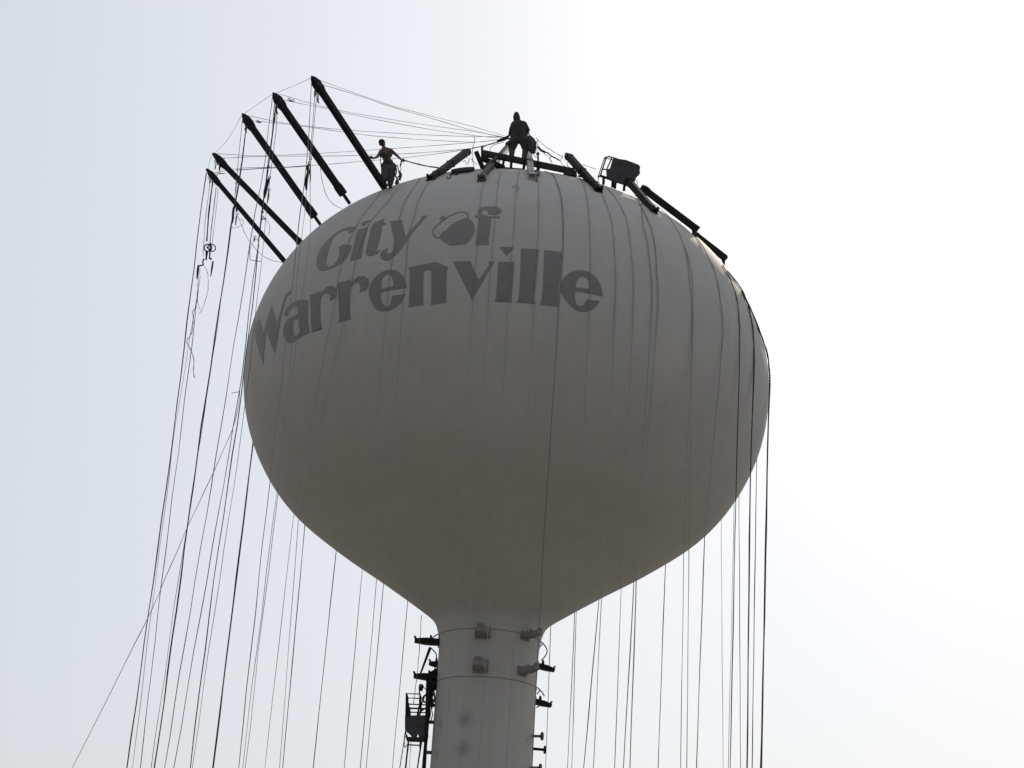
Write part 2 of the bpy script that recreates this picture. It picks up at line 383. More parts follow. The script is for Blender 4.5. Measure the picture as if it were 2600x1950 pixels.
# the acorn that stands for the o: nut, cap with rim line, scale marks, stalk
nut = T([(345,925),(420,830),(520,750),(700,590),(830,520),(950,460),(1080,440),(1180,510),(1240,600),(1265,720),(1240,830),(1170,960),(1040,1105),(850,1120),(680,1140),(580,1110),(430,1010)], *C_)
decal('acorn_nut', [nut], M['letter'])
rim_c = T([(345,950),(270,930),(210,870),(195,790),(235,700),(340,600),(480,490),(580,415),(740,340),(880,295),(1010,295),(1085,355),(1092,440)], *C_)
rim = [np.array(p[:2]) for p in smooth_path(rim_c, 4)]
side = []
for i, p in enumerate(rim):
    t = rim[min(i + 1, len(rim) - 1)] - rim[max(i - 1, 0)]; t /= np.linalg.norm(t); side.append(np.array([-t[1], t[0]]))
strip = [tuple(p + 1.8 * n) for p, n in zip(rim, side)] + [tuple(p - 1.8 * n) for p, n in zip(rim, side)][::-1]
decal('acorn_rim', [strip], M['letter'], 0.010, False)
decal('acorn_cap', [[tuple(p) for p in rim] + T([(950,470),(830,525),(700,600),(520,760),(420,838),(350,925)], *C_)], M['cap'], 0.005, False)
decal('acorn_stalk', [T([(370,480),(380,430),(430,380),(500,390),(545,450),(500,515),(450,505)], *C_)], M['letter'])
for x, y in ((520,600),(350,820),(755,470),(600,560),(430,700),(300,760),(640,470),(860,400),(960,370),(450,790),(700,540),(260,850)):
    d = [(x + 16 * math.cos(a * PI / 3), y + 16 * math.sin(a * PI / 3)) for a in range(6)]
    decal('acorn_scale', [T(d, *C_)], M['letter'], 0.012, False)

# ------------------------------------------------------------------ outrigger booms
RB = 6.85; ZB = 26.86
def boom(base, tip, label, group, m, w=0.20, raised=True, shoe=True, collar=True, bands=True):
    base, tip = np.array(base, float), np.array(tip, float); d = tip - base; L = np.linalg.norm(d); d /= L
    t = thing('rigging_boom', label, 'boom', base, group)
    P = lambda k: base + d * L * k
    up = np.cross(np.cross(d, (0, 0, 1)), d); up /= np.linalg.norm(up); side = np.cross(d, up)
    if raised:
        MB().beam(P(.12 if collar else .02), P(.90), w, w).build('shaft', m, t)
        MB().beam(P(.895), P(.955), w * 1.24, w * 1.3).beam(P(.955), P(.998), w * 1.2, w * 1.22, w2=w * .62, h2=w * .6).beam(P(.87), P(.895), w * 1.02, w * 1.04, w2=w * 1.22, h2=w * 1.28).build('tip_collar', m, t)
        MB().capsule(P(.99), P(1.003), w * .31, w * .24, 10).build('tip_cap', m, t, True)
        if collar:
            MB().beam(P(.085), P(.155), w * 1.16, w * 1.22).beam(P(.155), P(.18), w * 1.16, w * 1.22, w2=w * 1.02, h2=w * 1.04).build('base_collar', m, t)
            MB().beam(P(0), P(.09), w * .42, w * .5).build('foot_pin', m, t)
        for k, s in ((.95, -1), (.92, -1), (.93, 1)):
            MB().ring(P(k) + up * s * w * .78, .035, .012, d, up, 10, 5).build('eye_bolt', m, t)
    else:
        MB().beam(P(.0), P(.93), w, w).build('shaft', m, t)
        MB().beam(P(.93), P(1), w * 1.12, w * 1.18, w2=w * 1.0, h2=w * .8).build('tip_collar', M['steel'], t)
        for k in (.12, .5) if bands else (): MB().beam(P(k), P(k + .025), w * 1.16, w * 1.16).build('clamp_band', m, t)
    if not raised and not shoe:                                     # plain stub down to the skin
        r = min(math.hypot(base[0] - AX, base[1] - AY), 8.5); q = np.array([base[0], base[1], ZR(r)])
        MB().beam(base + d * .1, q + d * .1 - np.array([0, 0, .02]), .12, .1, d).build('foot_pin', m, t)
    if shoe:                                                        # welded shoe on the tank
        a = np.array([base[0] - AX, base[1] - AY]); r = np.linalg.norm(a); a /= r
        zz = ZR(min(r, 8.5)); q = np.array([base[0], base[1], zz]); n = normal(q)
        tx = np.array([a[0], a[1], 0]); tx = tx - n * (tx @ n); tx /= np.linalg.norm(tx)
        MB().beam(q - tx * .12 + n * .02, q + tx * .12 + n * .02, .26, .04, n).build('foot_plate', m, t)
        sd = np.cross(tx, n)
        for s in (-1, 1):
            MB().beam(q + sd * s * .10 - n * .0, q + sd * s * .10 + n * .2, .035, .18, tx, w2=.035, h2=.11).build('shoe_cheek', m, t)
        MB().tube([q + sd * -.13 + n * .14, q + sd * .13 + n * .14], .025, 8).build('hinge_pin', M['steel_grey'], t)
    return t
grpR = 'raised booms on the left of the tank'
tipsR = [in_radial(-100, 526, 431), in_radial(-91.5, 542, 391), in_radial(-69.4, 617, 291), in_radial(-51.5, 695, 238), in_radial(-37.2, 793, 196)]
baseR = [on_tank(771, 720, .05, True), polar(-91.5, RB, ZB + .05), polar(-69.4, RB, ZB + .05), polar(-51.5, RB, ZB + .05), polar(-37.2, RB, ZB + .05)]
labs = ['lowest and outermost of the raised dark booms, left of the tank', 'raised dark boom second from the lowest, left of the tank',
        'middle one of the five raised dark booms', 'raised dark boom next to the one the worker holds', 'highest raised dark boom, held by the shirtless worker at its foot']
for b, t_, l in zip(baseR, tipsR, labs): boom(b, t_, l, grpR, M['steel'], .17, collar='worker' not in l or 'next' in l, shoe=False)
grpL = 'lowered booms lying on the tank top'
low = [(-24.5, (1189, 383), (1096, 452), 'steel_brown', .195, 'lowered brown boom left of the trestle, tilted up to the right'),
       (-9.5, (1294, 369), (1224, 449), 'steel_grey', .16, 'grey strut crossing the left end of the long beam on the tank top'),
       (3.2, (1339, 372), (1350, 452), 'steel_light', .19, 'bright bare metal strut below the hooded worker'),
       (21, (1441, 394), (1518, 480), 'steel', .195, 'lowered dark boom left of the tilted work basket, sloping down right'),
       (36.9, (1594, 458), (1658, 532), 'steel_brown', .195, 'brown boom running down from the tilted work basket'),
       (52, (1632, 478), (1768, 581), 'steel', .235, 'long dark boom on the upper right shoulder of the tank'),
       (78, (1764, 596), (1843, 657), 'steel', .195, 'lowest dark boom at the right shoulder of the tank')]
for az, tp_, bp_, m, w, l in low:
    B = in_radial(az, *bp_); Tt = in_radial(az, *tp_)
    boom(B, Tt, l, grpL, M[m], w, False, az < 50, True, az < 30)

# ------------------------------------------------------------------ long beam on trestle, top centre
YB = 52.95
bt = thing('steel_beam', 'long brown steel beam lying across the top of the tank under the hooded worker', 'beam', at(1225, 390, YB))
MB().beam(at(1226, 389, YB), at(1457, 436, YB), .16, .165).build('web', M['steel_brown'], bt)
MB().beam(at(1431, 440, YB), at(1457, 444, YB), .18, .12).build('end_block', M['steel_brown'], bt)
MB().beam(at(1456, 424, YB), at(1457, 447, YB), .2, .05, (1, 0, 0)).build('end_plate', M['steel'], bt)
MB().beam(at(1224, 373, YB), at(1224, 402, YB), .12, .07, (1, 0, 0)).build('end_stub', M['steel'], bt)
tr = thing('trestle', 'dark cross braced steel trestle under the left end of the long beam', 'trestle', at(1250, 428, YB - .1))
YT = YB - .18
for a, b, w in (((1209, 386), (1228, 432), .13), ((1224, 402), (1280, 427), .14), ((1256, 421), (1280, 426), .10), ((1281, 400), (1275, 428), .075), ((1299, 404), (1297, 428), .085), ((1333, 405), (1329, 434), .09)):
    MB().beam(at(*a, YT), at(*b, YT), w, w).build('brace', M['steel'], tr)
MB().beam(at(1258, 425, YT), at(1332, 431, YT), .06, .05).build('sill_bar', M['steel'], tr)
MB().beam(at(1230, 425, YT - .1), at(1262, 398, YT - .1), .1, .08).build('brace', M['steel_grey'], tr)
# small post and hose behind the bright strut, clamp by its foot
ps = thing('post', 'thin dark post rising from the long beam right of the hooded worker', 'post', at(1366, 428, YB - .1))
MB().tube([at(1367, 430, YB - .1), at(1366, 392, YB - .1)], .028, 8).build('tube', M['steel'], ps)
MB().beam(at(1362, 429, YB - .1), at(1371, 430, YB - .1), .12, .03).build('foot_plate', M['steel'], ps)
MB().ball(at(1366, 390, YB - .1), .05).build('knob', M['steel'], ps, True)
cl = thing('clamp', 'dark bent clamp on the tank skin right of the bright strut foot', 'clamp', on_tank(1362, 446, .03))
MB().tube(smooth_path([on_tank(1352, 443, .08), on_tank(1362, 441, .1), on_tank(1368, 445, .1), on_tank(1366, 449, .05)]), .035, 8).build('hook', M['steel_grey'], cl, True)
MB().tube([on_tank(1362, 444, .06), on_tank(1362, 462, .03)], .022, 6).build('tail', M['steel_grey'], cl)
bk = thing('step_bracket', 'small dark plate sticking up by the boom left of the tilted basket', 'bracket', on_tank(1478, 453))
MB().beam(on_tank(1471, 452, .06), on_tank(1492, 459, .06), .12, .06).build('plate', M['steel_grey'], bk)
MB().beam(at(1461, 433, 53.0), at(1461, 450, 53.0), .06, .09, (1, 0, 0)).build('lug', M['steel_grey'], bk)

# ------------------------------------------------------------------ work baskets
def tiltbox(o, rx, up, dp):
    o, rx, up, dp = (np.array(q, float) for q in (o, rx, up, dp))
    return lambda a, b, c: o + rx * a + up * b + dp * c
YK = 53.55
p00, p10, p01 = at(1524, 446, YK), at(1606, 470, YK), at(1541, 396, YK)
rx, up = p10 - p00, p01 - p00; dp = np.array([-.05, .45, .17])
Q = tiltbox(p00, rx, up, dp)
wb = thing('work_basket', 'tilted dark work basket with panelled side standing on top of the tank', 'work basket', at(1560, 478, YK))
for c in (0, 1):
    b = MB(); b.tube([Q(0, 0, c), Q(0, .93, c), Q(.05, 1, c), Q(.97, 1, c), Q(1.03, .94, c), Q(1.03, .55, c)], .024 - .008 * c, 7)
    b.build('side_rail', M['steel'], wb, True)
    if c: continue
    MB().tube([Q(.16, 1, c), Q(.12, .36, c)], .022, 7).build('upright', M['steel'], wb)
    MB().tube([Q(.24, 1, c), Q(.2, .0, c)], .022, 7).build('upright', M['steel'], wb)
    MB().tube([Q(0, .33, c), Q(.2, .38, c)], .022, 7).build('mid_rail', M['steel'], wb)
    MB().tube([Q(0, 0, c), Q(.98, -.08, c)], .03, 7).build('bottom_rail', M['steel'], wb)
for q in ((0, 0), (0, .95), (1.0, .97), (.98, -.05)): MB().tube([Q(*q, 0), Q(*q, 1)], .026, 7).build('cross_rail', M['steel'], wb)
def slab(b, pts, dv):
    n = len(pts); v = list(pts) + [p + dv for p in pts]
    return b.add(v, [tuple(range(n))[::-1], tuple(range(n, 2 * n))] + [(i, (i + 1) % n, (i + 1) % n + n, i + n) for i in range(n)])
px_panel = [(1557, 403), (1566, 402.5), (1590, 406), (1614, 415), (1623, 421), (1625, 428), (1624, 433), (1626, 438), (1622, 445), (1616, 450), (1611, 462), (1612, 473), (1602, 476), (1589, 469), (1566, 462), (1553, 458), (1545, 451), (1541, 441), (1541, 430), (1550, 427)]
slab(MB(), [at(x, y, YK - .05) for x, y in px_panel], np.array([-.02, .06, 0])).build('canvas_panel', M['canvas'], wb)
slab(MB(), [Q(.3, .3, 1), Q(.95, .25, 1), Q(.95, .9, 1), Q(.32, .9, 1)], np.array([0, .04, 0])).build('back_panel', M['canvas'], wb)
slab(MB(), [Q(.02, .02, 0), Q(.97, -.05, 0), Q(.97, -.05, .9), Q(.02, .02, .9)], np.array([0, 0, .03])).build('floor_plate', M['steel'], wb)
for a, b_ in (((1533, 449), (1532, 468)), ((1556, 458), (1555, 475)), ((1563, 462), (1561, 478)), ((1586, 467), (1584, 484))):
    MB().beam(at(*a, YK), at(*b_, YK), .085, .085, (1, 0, 0)).build('leg', M['steel'], wb)
MB().tube(smooth_path([at(1612, 455, YK), at(1617, 461, YK), at(1618, 470, YK), at(1614, 474, YK)]), .012, 5).build('loose_wire', M['rope'], wb)
MB().tube(smooth_path([at(1521, 448, YK), at(1519, 458, YK), at(1522, 466, YK)]), .012, 5).build('loose_wire', M['rope'], wb)

YS = 57.6                                                           # the lower basket hangs beside the stem
Q = tiltbox(at(1030, 1880, YS), at(1082, 1882, YS) - at(1030, 1880, YS), at(1032, 1761, YS) - at(1030, 1880, YS), (0.02, .75, 0))
hb = thing('hanging_basket', 'dark work basket hanging on ropes beside the stem below the tank', 'work basket', at(1055, 1882, YS))
for c in (0, 1):
    MB().tube([Q(.0, .42, c), Q(.0, 1, c), Q(.66, 1, c), Q(.66, .72, c)], .028, 7).build('top_rail', M['steel'], hb)
    for y in (.775, .695): MB().tube([Q(0, y, c), Q(.95, y, c)], .02, 7).build('mid_rail', M['steel'], hb)
    MB().tube([Q(.64, .74, c), Q(.53, .48, c)], .03, 7).build('upright', M['steel'], hb)
    MB().tube([Q(.05, .8, c), Q(.12, .5, c)], .055, 7).build('upright', M['steel'], hb)
    MB().tube([Q(.08, -.01, c), Q(.72, -.01, c)], .022, 7).build('bottom_rail', M['steel'], hb)
    MB().tube([Q(-.02, .2, c), Q(.09, -.01, c)], .02, 7).build('toe_bar', M['steel'], hb)
for a in (0, .66): MB().tube([Q(a, 1, 0), Q(a, 1, 1)], .028, 7).build('cross_rail', M['steel'], hb)
pp = [(1028, 1817), (1062, 1816), (1084, 1816), (1085, 1869), (1078, 1871), (1070, 1875), (1064, 1872), (1061, 1864), (1058, 1871), (1052, 1874), (1046, 1871), (1040, 1864), (1033, 1859), (1028, 1851)]
slab(MB(), [at(x, y, YS - .03) for x, y in pp], np.array([0, .05, 0])).build('canvas_panel', M['canvas'], hb)
slab(MB(), [at(x, y, YS + .72) for x, y in pp], np.array([0, .03, 0])).build('back_panel', M['canvas'], hb)
slab(MB(), [Q(0, .06, 0), Q(1, .06, 0), Q(1, .06, 1), Q(0, .06, 1)], np.array([0, 0, .03])).build('floor_plate', M['steel'], hb)
MB().beam(at(1086, 1735, YS), at(1083, 1875, YS), .11, .09, (0, 1, 0)).build('hoist_mast', M['steel'], hb)
MB().tube(smooth_path([at(1084, 1762, YS), at(1075, 1770, YS), at(1074, 1778, YS), at(1080, 1784, YS)]), .03, 7).build('handle', M['steel'], hb, True)
MB().tube(smooth_path([at(1081, 1798, YS), at(1070, 1805, YS), at(1064, 1816, YS)]), .026, 7).build('handle', M['steel'], hb, True)
MB().tube([at(1078, 1768, YS), at(1066, 1800, YS)], .02, 7).build('mid_rail', M['steel'], hb)
hk = thing('pulley_hook', 'small dark hook and pulley above the hanging basket beside the stem', 'hook', at(1070, 1738, YS))
MB().tube(smooth_path([at(1065, 1763, YS), at(1065, 1742, YS), at(1069, 1738, YS), at(1074, 1741, YS), at(1073, 1748, YS)]), .022, 7).build('hook', M['steel'], hk, True)
MB().tube([at(1070, 1741, YS), at(1070, 1754, YS)], [.06, .045], 10).build('sheave', M['steel'], hk, True)
MB().tube([at(1075, 1744, YS), at(1082, 1752, YS), at(1086, 1750, YS)], .014, 6).build('tether', M['rope_dark'], hk)

# ------------------------------------------------------------------ aerial mounts and fittings on the stem (parts of the tower)
def mount(az, z, L, w=.46, th=.15, drop=0.0, gusset=False, tipup=.09, m='steel_grey'):
    a = math.radians(az); rad = np.array([math.sin(a), -math.cos(a), 0]); tan = np.array([math.cos(a), math.sin(a), 0]); U = np.array([0, 0, 1.0])
    r0 = RZ(z) - .01; o = np.array([AX, AY, z])
    t = MB()
    t.beam(o + rad * r0, o + rad * (r0 + L * .55) + U * drop * .5, w, th, U, w * .95, th * 1.05)
    t.beam(o + rad * (r0 + L * .55) + U * drop * .5, o + rad * (r0 + L) + U * drop, w * .95, th * 1.05, U, w * .62, th * .7)
    t.beam(o + rad * (r0 + L - .05) + U * (drop + th * .3), o + rad * (r0 + L + .01) + U * (drop + tipup + th * .3), w * .5, .05, U)
    t.beam(o + rad * (r0 - .0), o + rad * (r0 + .03), w * 1.15, th * 1.8, U)
    if gusset:
        for s in (-1, 1):
            q = o + tan * s * w * .3
            slab(t, [q + rad * r0 + U * .3, q + rad * (r0 + L * .52) + U * .03, q + rad * (r0 + L * .4) - U * .3, q + rad * (r0 + .1) - U * .38, q + rad * r0 - U * .38], tan * .03)
    q = o + rad * (r0 + L * .35) + U * th * .5; t.tube([q + tan * w * .1, q + tan * w * .1 + U * .13], [.045, .03], 8); t.beam(q - tan * w * .3 + U * .03, q + tan * w * .3 + U * .03, .05, .06)
    t.build('aerial_mount', M[m], tower)
mount(-88, 13.84, .78, m='steel'); mount(-89, 12.72, .74, gusset=True, m='steel')
mount(-8, 13.90, .62, .42, .2, m='mount'); mount(-8, 12.87, .62, .42, .24, m='mount')
mount(43, 13.98, .66, .34, .15, .04, m='mount'); mount(43, 12.87, .66, .34, .16, .06, m='mount')
mount(100, 13.37, .58, .3, .14, -.1, m='steel'); mount(102, 12.24, .56, .3, .14, -.09, m='steel')
mount(-105, 13.22, .36, .2, .16, .03, m='steel')
for pts, r in (([(1114, 1609), (1104, 1615), (1097, 1622), (1095, 1632)], .02), ([(1093, 1644), (1106, 1658), (1108, 1666), (1106, 1680)], .02), ([(1105, 1692), (1104, 1700), (1107, 1708)], .02)):
    MB().tube(smooth_path([at(*p, 57.9) for p in pts]), r, 6).build('feeder_cable', M['steel'], tower, True)
for pts, r in (([(1371, 1627), (1379, 1634), (1386, 1643), (1389, 1653), (1386, 1663), (1380, 1671), (1374, 1677)], .02), ([(1378, 1635), (1371, 1642), (1368, 1650)], .02),
               ([(1362, 1744), (1370, 1751), (1378, 1760), (1382, 1768)], .02), ([(1380, 1779), (1374, 1788), (1362, 1797)], .02), ([(1371, 1753), (1363, 1762)], .02)):
    MB().tube(smooth_path([at(*p, 58.1) for p in pts]), r, 6).build('feeder_cable', M['steel'], tower, True)
MB().tube([at(1092.5, 1644, 57.7), at(1067, 1712, 57.7)], [.05, .028], 7).build('tie_rod', M['steel'], tower)
def stub(az, z, L, m):
    a = math.radians(az); rad = np.array([math.sin(a), -math.cos(a), 0]); o = np.array([AX, AY, z]); r0 = 1.57
    MB().tube([o + rad * r0, o + rad * (r0 + L)], .045, 8).build('stub_pipe', M[m], tower, True)
    MB().tube([o + rad * (r0 + L), o + rad * (r0 + L + .05)], .13, 12).build('stub_flange', M['steel'], tower)
stub(74, 11.02, .30, 'mount'); stub(97, 10.73, .37, 'steel'); stub(74, 10.05, .30, 'mount'); stub(97, 9.72, .3, 'steel')
# stand-off cable ladder on the left of the stem
MB().tube([at(1094, 1735, 57.75), at(1075, 1955, 57.75), at(1066, 2060, 57.75)], .055, 8).build('cable_ladder', M['steel'], tower)
MB().tube([at(1089, 1760, 57.75), at(1079, 1955, 57.75), at(1071, 2060, 57.75)], .03, 8).build('cable_ladder', M['steel'], tower)
for y, x0_, x1_ in ((1779, 1090, 1106), (1790, 1089, 1105), (1833, 1085, 1104), (1910, 1078, 1098)):
    MB().beam(at(x0_, y, 57.75), at(x1_, y + 1, 57.75), .08, .1).build('ladder_bracket', M['steel_grey'], tower)
MB().beam(at(1087, 1728, 57.75), at(1105, 1742, 57.75), .2, .18).build('ladder_bracket', M['steel'], tower)
MB().beam(at(1101, 1745, 57.75), at(1104, 1778, 57.75), .05, .05, (1, 0, 0)).build('ladder_bracket', M['steel_grey'], tower)

for a, b in (((1087, 1746), (1104, 1768)), ((1104, 1748), (1087, 1772)), ((1087, 1772), (1102, 1790)), ((1098, 1742), (1096, 1800))):
    MB().tube([at(*a, 57.7), at(*b, 57.7)], .03, 7).build('ladder_brace', M['steel'], tower)
for pts in ([(1095, 1800), (1098, 1815), (1094, 1830)], [(1090, 1790), (1093, 1812), (1090, 1826)]):
    MB().tube(smooth_path([at(*p, 57.65) for p in pts]), .018, 6).build('feeder_cable', M['steel'], tower, True)

# ------------------------------------------------------------------ ropes
ORD = 'first second third fourth fifth sixth seventh eighth ninth tenth eleventh twelfth thirteenth fourteenth fifteenth sixteenth seventeenth eighteenth nineteenth twentieth twenty-first twenty-second twenty-third twenty-fourth twenty-fifth twenty-sixth'.split()
def rope(pts, rad, m, label, cat='rope', group=None, name='rope', wob=0.012, n=5, sm=True):
    P = [np.array(p, float) for p in pts]
    if sm: P = smooth_path(P, 5)
    out = []
    for a, b in zip(P[:-1], P[1:]):                                 # break long runs so that they hang a little unevenly
        k = max(1, min(14, int(np.linalg.norm(b - a) / 0.9)))
        for i in range(k): out.append(a + (b - a) * i / k)
    out.append(P[-1]); ph = random.random() * 9
    for i in range(1, len(out) - 1):
        out[i] = out[i] + np.array([math.sin(i * 1.7 + ph) + .6 * math.sin(i * .61 + 2 * ph), math.cos(i * 1.3 + ph), 0]) * wob * .6
    rads = [rad * (1 + .16 * math.sin(i * .9 + ph) + .10 * math.sin(i * 2.3 + 3 * ph)) for i in range(len(out))]
    o = MB().tube(out, rads, n).build(name, M[m], None, True, fix=False)
    return tag(o, label, cat, group)
def to_ground(a, b):                                                # continue the line a-b down to the ground
    a, b = np.array(a, float), np.array(b, float); return a + (b - a) * ((a[2] - .06) / (a[2] - b[2]))
TH, MD, TK = .0085, .0125, .022
gl = 'ropes hanging left of the tank'
# (pixel points from top to the lower edge of the photo, plane depth, radius, material)
left = [
    ([(524, 440), (500, 610), (441.6, 1100), (378, 1550), (323.6, 1950)], AY + 1.6, .019, 'rope_dark'),
    ([(509, 700), (483, 860), (445.5, 1080), (385, 1550), (337, 1950)], AY + 1.7, TH, 'rope'),
    ([(500, 760), (487, 875), (460.6, 1080), (402.3, 1550), (355.3, 1950)], AY + 1.5, MD, 'rope'),
    ([(616, 300), (612, 330), (601, 460), (580, 640), (475, 1335), (441.6, 1550), (383, 1950)], AY - 3.4, TH, 'rope'),
    ([(628, 318), (623, 340), (607, 470), (587, 578), (545, 860), (512.7, 1080), (447, 1550), (393.3, 1950)], AY - 3.5, TK, 'rope_dark'),
    ([(692, 246), (672, 410), (648, 540), (607, 800), (561.5, 1080), (483.6, 1550), (417, 1950)], AY - 4.2, MD, 'rope'),
    ([(697, 262), (690, 340), (657, 614), (632, 800), (612.5, 966), (593, 1080), (512, 1550), (440.8, 1950)], AY - 6.2, MD, 'rope'),
    ([(700, 268), (694, 330), (668, 520), (640, 780), (601.6, 1080), (532.5, 1550), (482, 1950)], AY - 6.3, .015, 'rope_dark'),
    ([(704, 264), (700, 330), (678, 520), (652, 780), (615.8, 1080), (546, 1550), (487.7, 1950)], AY - 6.4, TH, 'rope'),
    ([(791, 206), (785, 330), (772, 470), (754, 620), (684.5, 1228), (649, 1550), (604.3, 1950)], AY - 8.4, MD, 'rope_pale'),
    ([(804, 238), (795, 330), (788, 420), (788, 584), (778, 680), (701.7, 1252), (665.4, 1550), (615, 1950)], AY - 8.5, TH, 'rope_pale'),
    ([(800, 232), (792, 330), (781, 470), (764, 620), (706, 1261), (669.4, 1550), (622, 1950)], AY - 8.6, TH, 'rope_pale'),
]
for k, (pp, Y, r, m) in enumerate(left):
    P = [at(x, y, Y) for x, y in pp]; P.append(to_ground(P[-2], P[-1]))
    kind = 'thick dark' if r > .017 else ('thin grey' if r < .01 else 'grey')
    rope(P, r, m, f'{kind} rope left of the tank, {ORD[k]} of the near-upright ropes counted from the left', 'rope', gl, sm=False, wob=.02)
P = [at(x, y, AY - 3) for x, y in ((611, 975), (597, 1070), (545, 1191.5), (481.7, 1327), (409, 1493), (370, 1580), (183.9, 1950))]
P.append(to_ground(P[-2], P[-1]))
rope(P, .010, 'rope', 'slanting guy rope that runs away from the others to the lower left', 'rope', 'guy ropes')

gu = 'ropes draped over the tank and hanging below it'
# (traced pixel points on the upper tank, limb pixel, foot pixel x at the lower edge, near side?, radius, material)
drape = [
    (None, (641, 1136), 540.6, False, .028, 'rope_dark'),
    ([(984, 478), (967, 490), (951, 512), (931, 537), (918, 554)], (745, 1312), 672, True, TH, 'rope_pale'),
    ([(1012, 478), (987, 510), (963, 538), (940, 565)], (757.4, 1327), 709.6, True, TH, 'rope_pale'),
    (None, (774, 1339), 717.5, False, .015, 'rope_dark'),
    (None, (853.6, 1400), 795, False, .015, 'rope_dark'),
    ([(1072, 452), (1052, 476), (1030, 510), (1017.5, 545), (997, 659)], (920, 1446), 874, True, .0105, 'rope_pale'),
    (None, (956, 1475), 915, False, MD, 'rope'),
    ([(1090, 462), (1074, 487), (1059, 521), (1052, 550), (1037, 601), (1032, 673)], (974, 1484), 929.7, True, .0105, 'rope_pale'),
    (None, (1034.5, 1533), 996.4, False, MD, 'rope'),
    ([(1233, 454), (1222, 492), (1219, 523), (1211, 628), (1209, 655)], (1165, 1400), 1128, True, TH, 'rope_pale'),
    ([(1273, 433), (1265, 465), (1260, 521), (1256, 574), (1251, 628)], (1205, 1400), 1166, True, TH, 'rope_pale'),
    ([(1319, 436), (1312, 474), (1308, 528.5), (1303, 610), (1300, 631)], (1252, 1400), 1215, True, TH, 'rope_pale'),
    ([(1365, 446), (1368, 501), (1365, 610), (1364, 631)], (1318, 1400), 1285, True, TH, 'rope_pale'),
    ([(1383, 436), (1404, 446), (1415, 469), (1425, 507), (1429, 561), (1429, 637), (1427, 664), (1419, 773)], (1381, 1370), 1350, True, .013, 'rope'),
    (None, (1398, 1600), 1385.6, False, MD, 'rope'),
    ([(1465, 448), (1476, 458), (1484, 477), (1494, 542), (1498, 610), (1499, 678)], (1459.5, 1560), 1441, True, .0105, 'rope_pale'),
    (None, (1463, 1558), 1451.9, False, MD, 'rope'),
    (None, (1521, 1522), 1482, False, .017, 'rope_dark'),
    ([(1522, 485), (1539, 520), (1551, 556), (1558, 610), (1562, 678)], (1527, 1522), 1506.6, True, .0105, 'rope_pale'),
    ([(1539, 477), (1560, 501), (1587.5, 550), (1598, 604), (1604, 659)], (1577, 1495), 1561, True, .0105, 'rope_pale'),
    ([(1612, 499), (1619, 507), (1631, 564), (1643, 615), (1648.6, 664)], (1610, 1478), 1582.6, True, .014, 'rope_pale'),
    ([(1623, 518), (1636, 542), (1655, 588), (1665, 650.6), (1666, 691)], (1616, 1474), 1599, True, .015, 'rope_pale'),
    (None, (1689.5, 1436), 1671, False, .015, 'rope_dark'),
    ([(1650, 516), (1680, 534), (1707, 566), (1731, 610), (1745, 664), (1750, 718)], (1736, 1404), 1727.8, True, .0105, 'rope_pale'),
    ([(1734, 618), (1749, 664), (1757, 718), (1758, 786)], (1749, 1392), 1744, True, .0105, 'rope_pale'),
    ([(1766.5, 602), (1788, 636), (1807, 674), (1821, 718), (1829, 773)], (1789, 1366), 1768, True, .015, 'rope_pale'),
    (None, (1831, 1325), 1836, False, TH, 'rope'),
    (None, (1864, 1284), 1849, False, TH, 'rope'),
    ([(1834, 674), (1853, 713), (1867, 751), (1874, 800), (1876.4, 870)], (1868, 1275), 1853.6, True, .016, 'rope_dark'),
    (None, (1876, 1258), 1880.4, False, MD, 'rope'),
    ([(1845, 690), (1878, 731), (1894, 766), (1903, 800), (1910, 845), (1912.5, 917)], (1905, 1206), 1897, True, .022, 'rope_dark'),
    (None, (1921, 1175), 1909.3, False, .016, 'rope'),
    ([(1880, 740), (1905, 790), (1931, 855), (1946, 903), (1950, 940)], (1951, 1060), 1932.7, True, .028, 'rope_dark'),
]
words = {}
for k, (tr_, limb, fx, near, r, m) in enumerate(drape):
    hang = on_cyl(*limb, R_MAX + .035, not near); foot = on_cyl(fx, 1950, R_MAX + .035, not near)
    foot[1] = hang[1] + (foot[1] - hang[1]) * .2; foot = at(fx, 1950, foot[1])
    P = []
    if tr_:
        for x, y in tr_: P.append(on_tank(x, y, r + .012))
        az0 = math.degrees(math.atan2(P[-1][0] - AX, -(P[-1][1] - AY))); z0 = P[-1][2]
        az1 = math.degrees(math.atan2(hang[0] - AX, -(hang[1] - AY)))
    else:
        az1 = math.degrees(math.atan2(hang[0] - AX, -(hang[1] - AY))); az0 = az1; z0 = 28.3; P.append(polar(az0, 4.6, ZR(4.6) + r + .012))
    for i in range(1, 7):                                           # follow the skin down to the widest ring
        z = z0 + (Z_EQ - z0) * i / 6
        if z0 > Z_EQ + .3: P.append(polar(az0, float(RZ(z)) + r + .015, z))
    P = smooth_path(P, 6)
    for i, p in enumerate(P):                                       # keep the line on top of the curved skin
        n_ = normal(p); d_ = (math.hypot(p[0] - AX, p[1] - AY) - float(RZ(p[2]))) * math.hypot(n_[0], n_[1]) if p[2] < 29.2 else 1
        if d_ < r + .006: P[i] = p + n_ * (r + .006 - d_)
    P += [hang, foot]
    if hang[2] > Z_EQ - .4: P.pop(-2)
    P.append(to_ground(hang, foot))
    side = 'left' if fx < 1090 else ('right' if fx > 1360 else 'stem')
    words[side] = words.get(side, 0) + 1
    if side == 'stem': lab = f'thin dark line draped down the face of the tank, {ORD[words[side] - 1]} of five from the left'
    elif side == 'left': lab = f'rope hanging below the tank left of the stem, {ORD[words[side] - 1]} counted from the left'
    else: lab = f'rope hanging below the tank right of the stem, {ORD[words[side] - 1]} counted from the stem'
    rope(P, r, m, lab, 'rope', gu, wob=.006, sm=False)

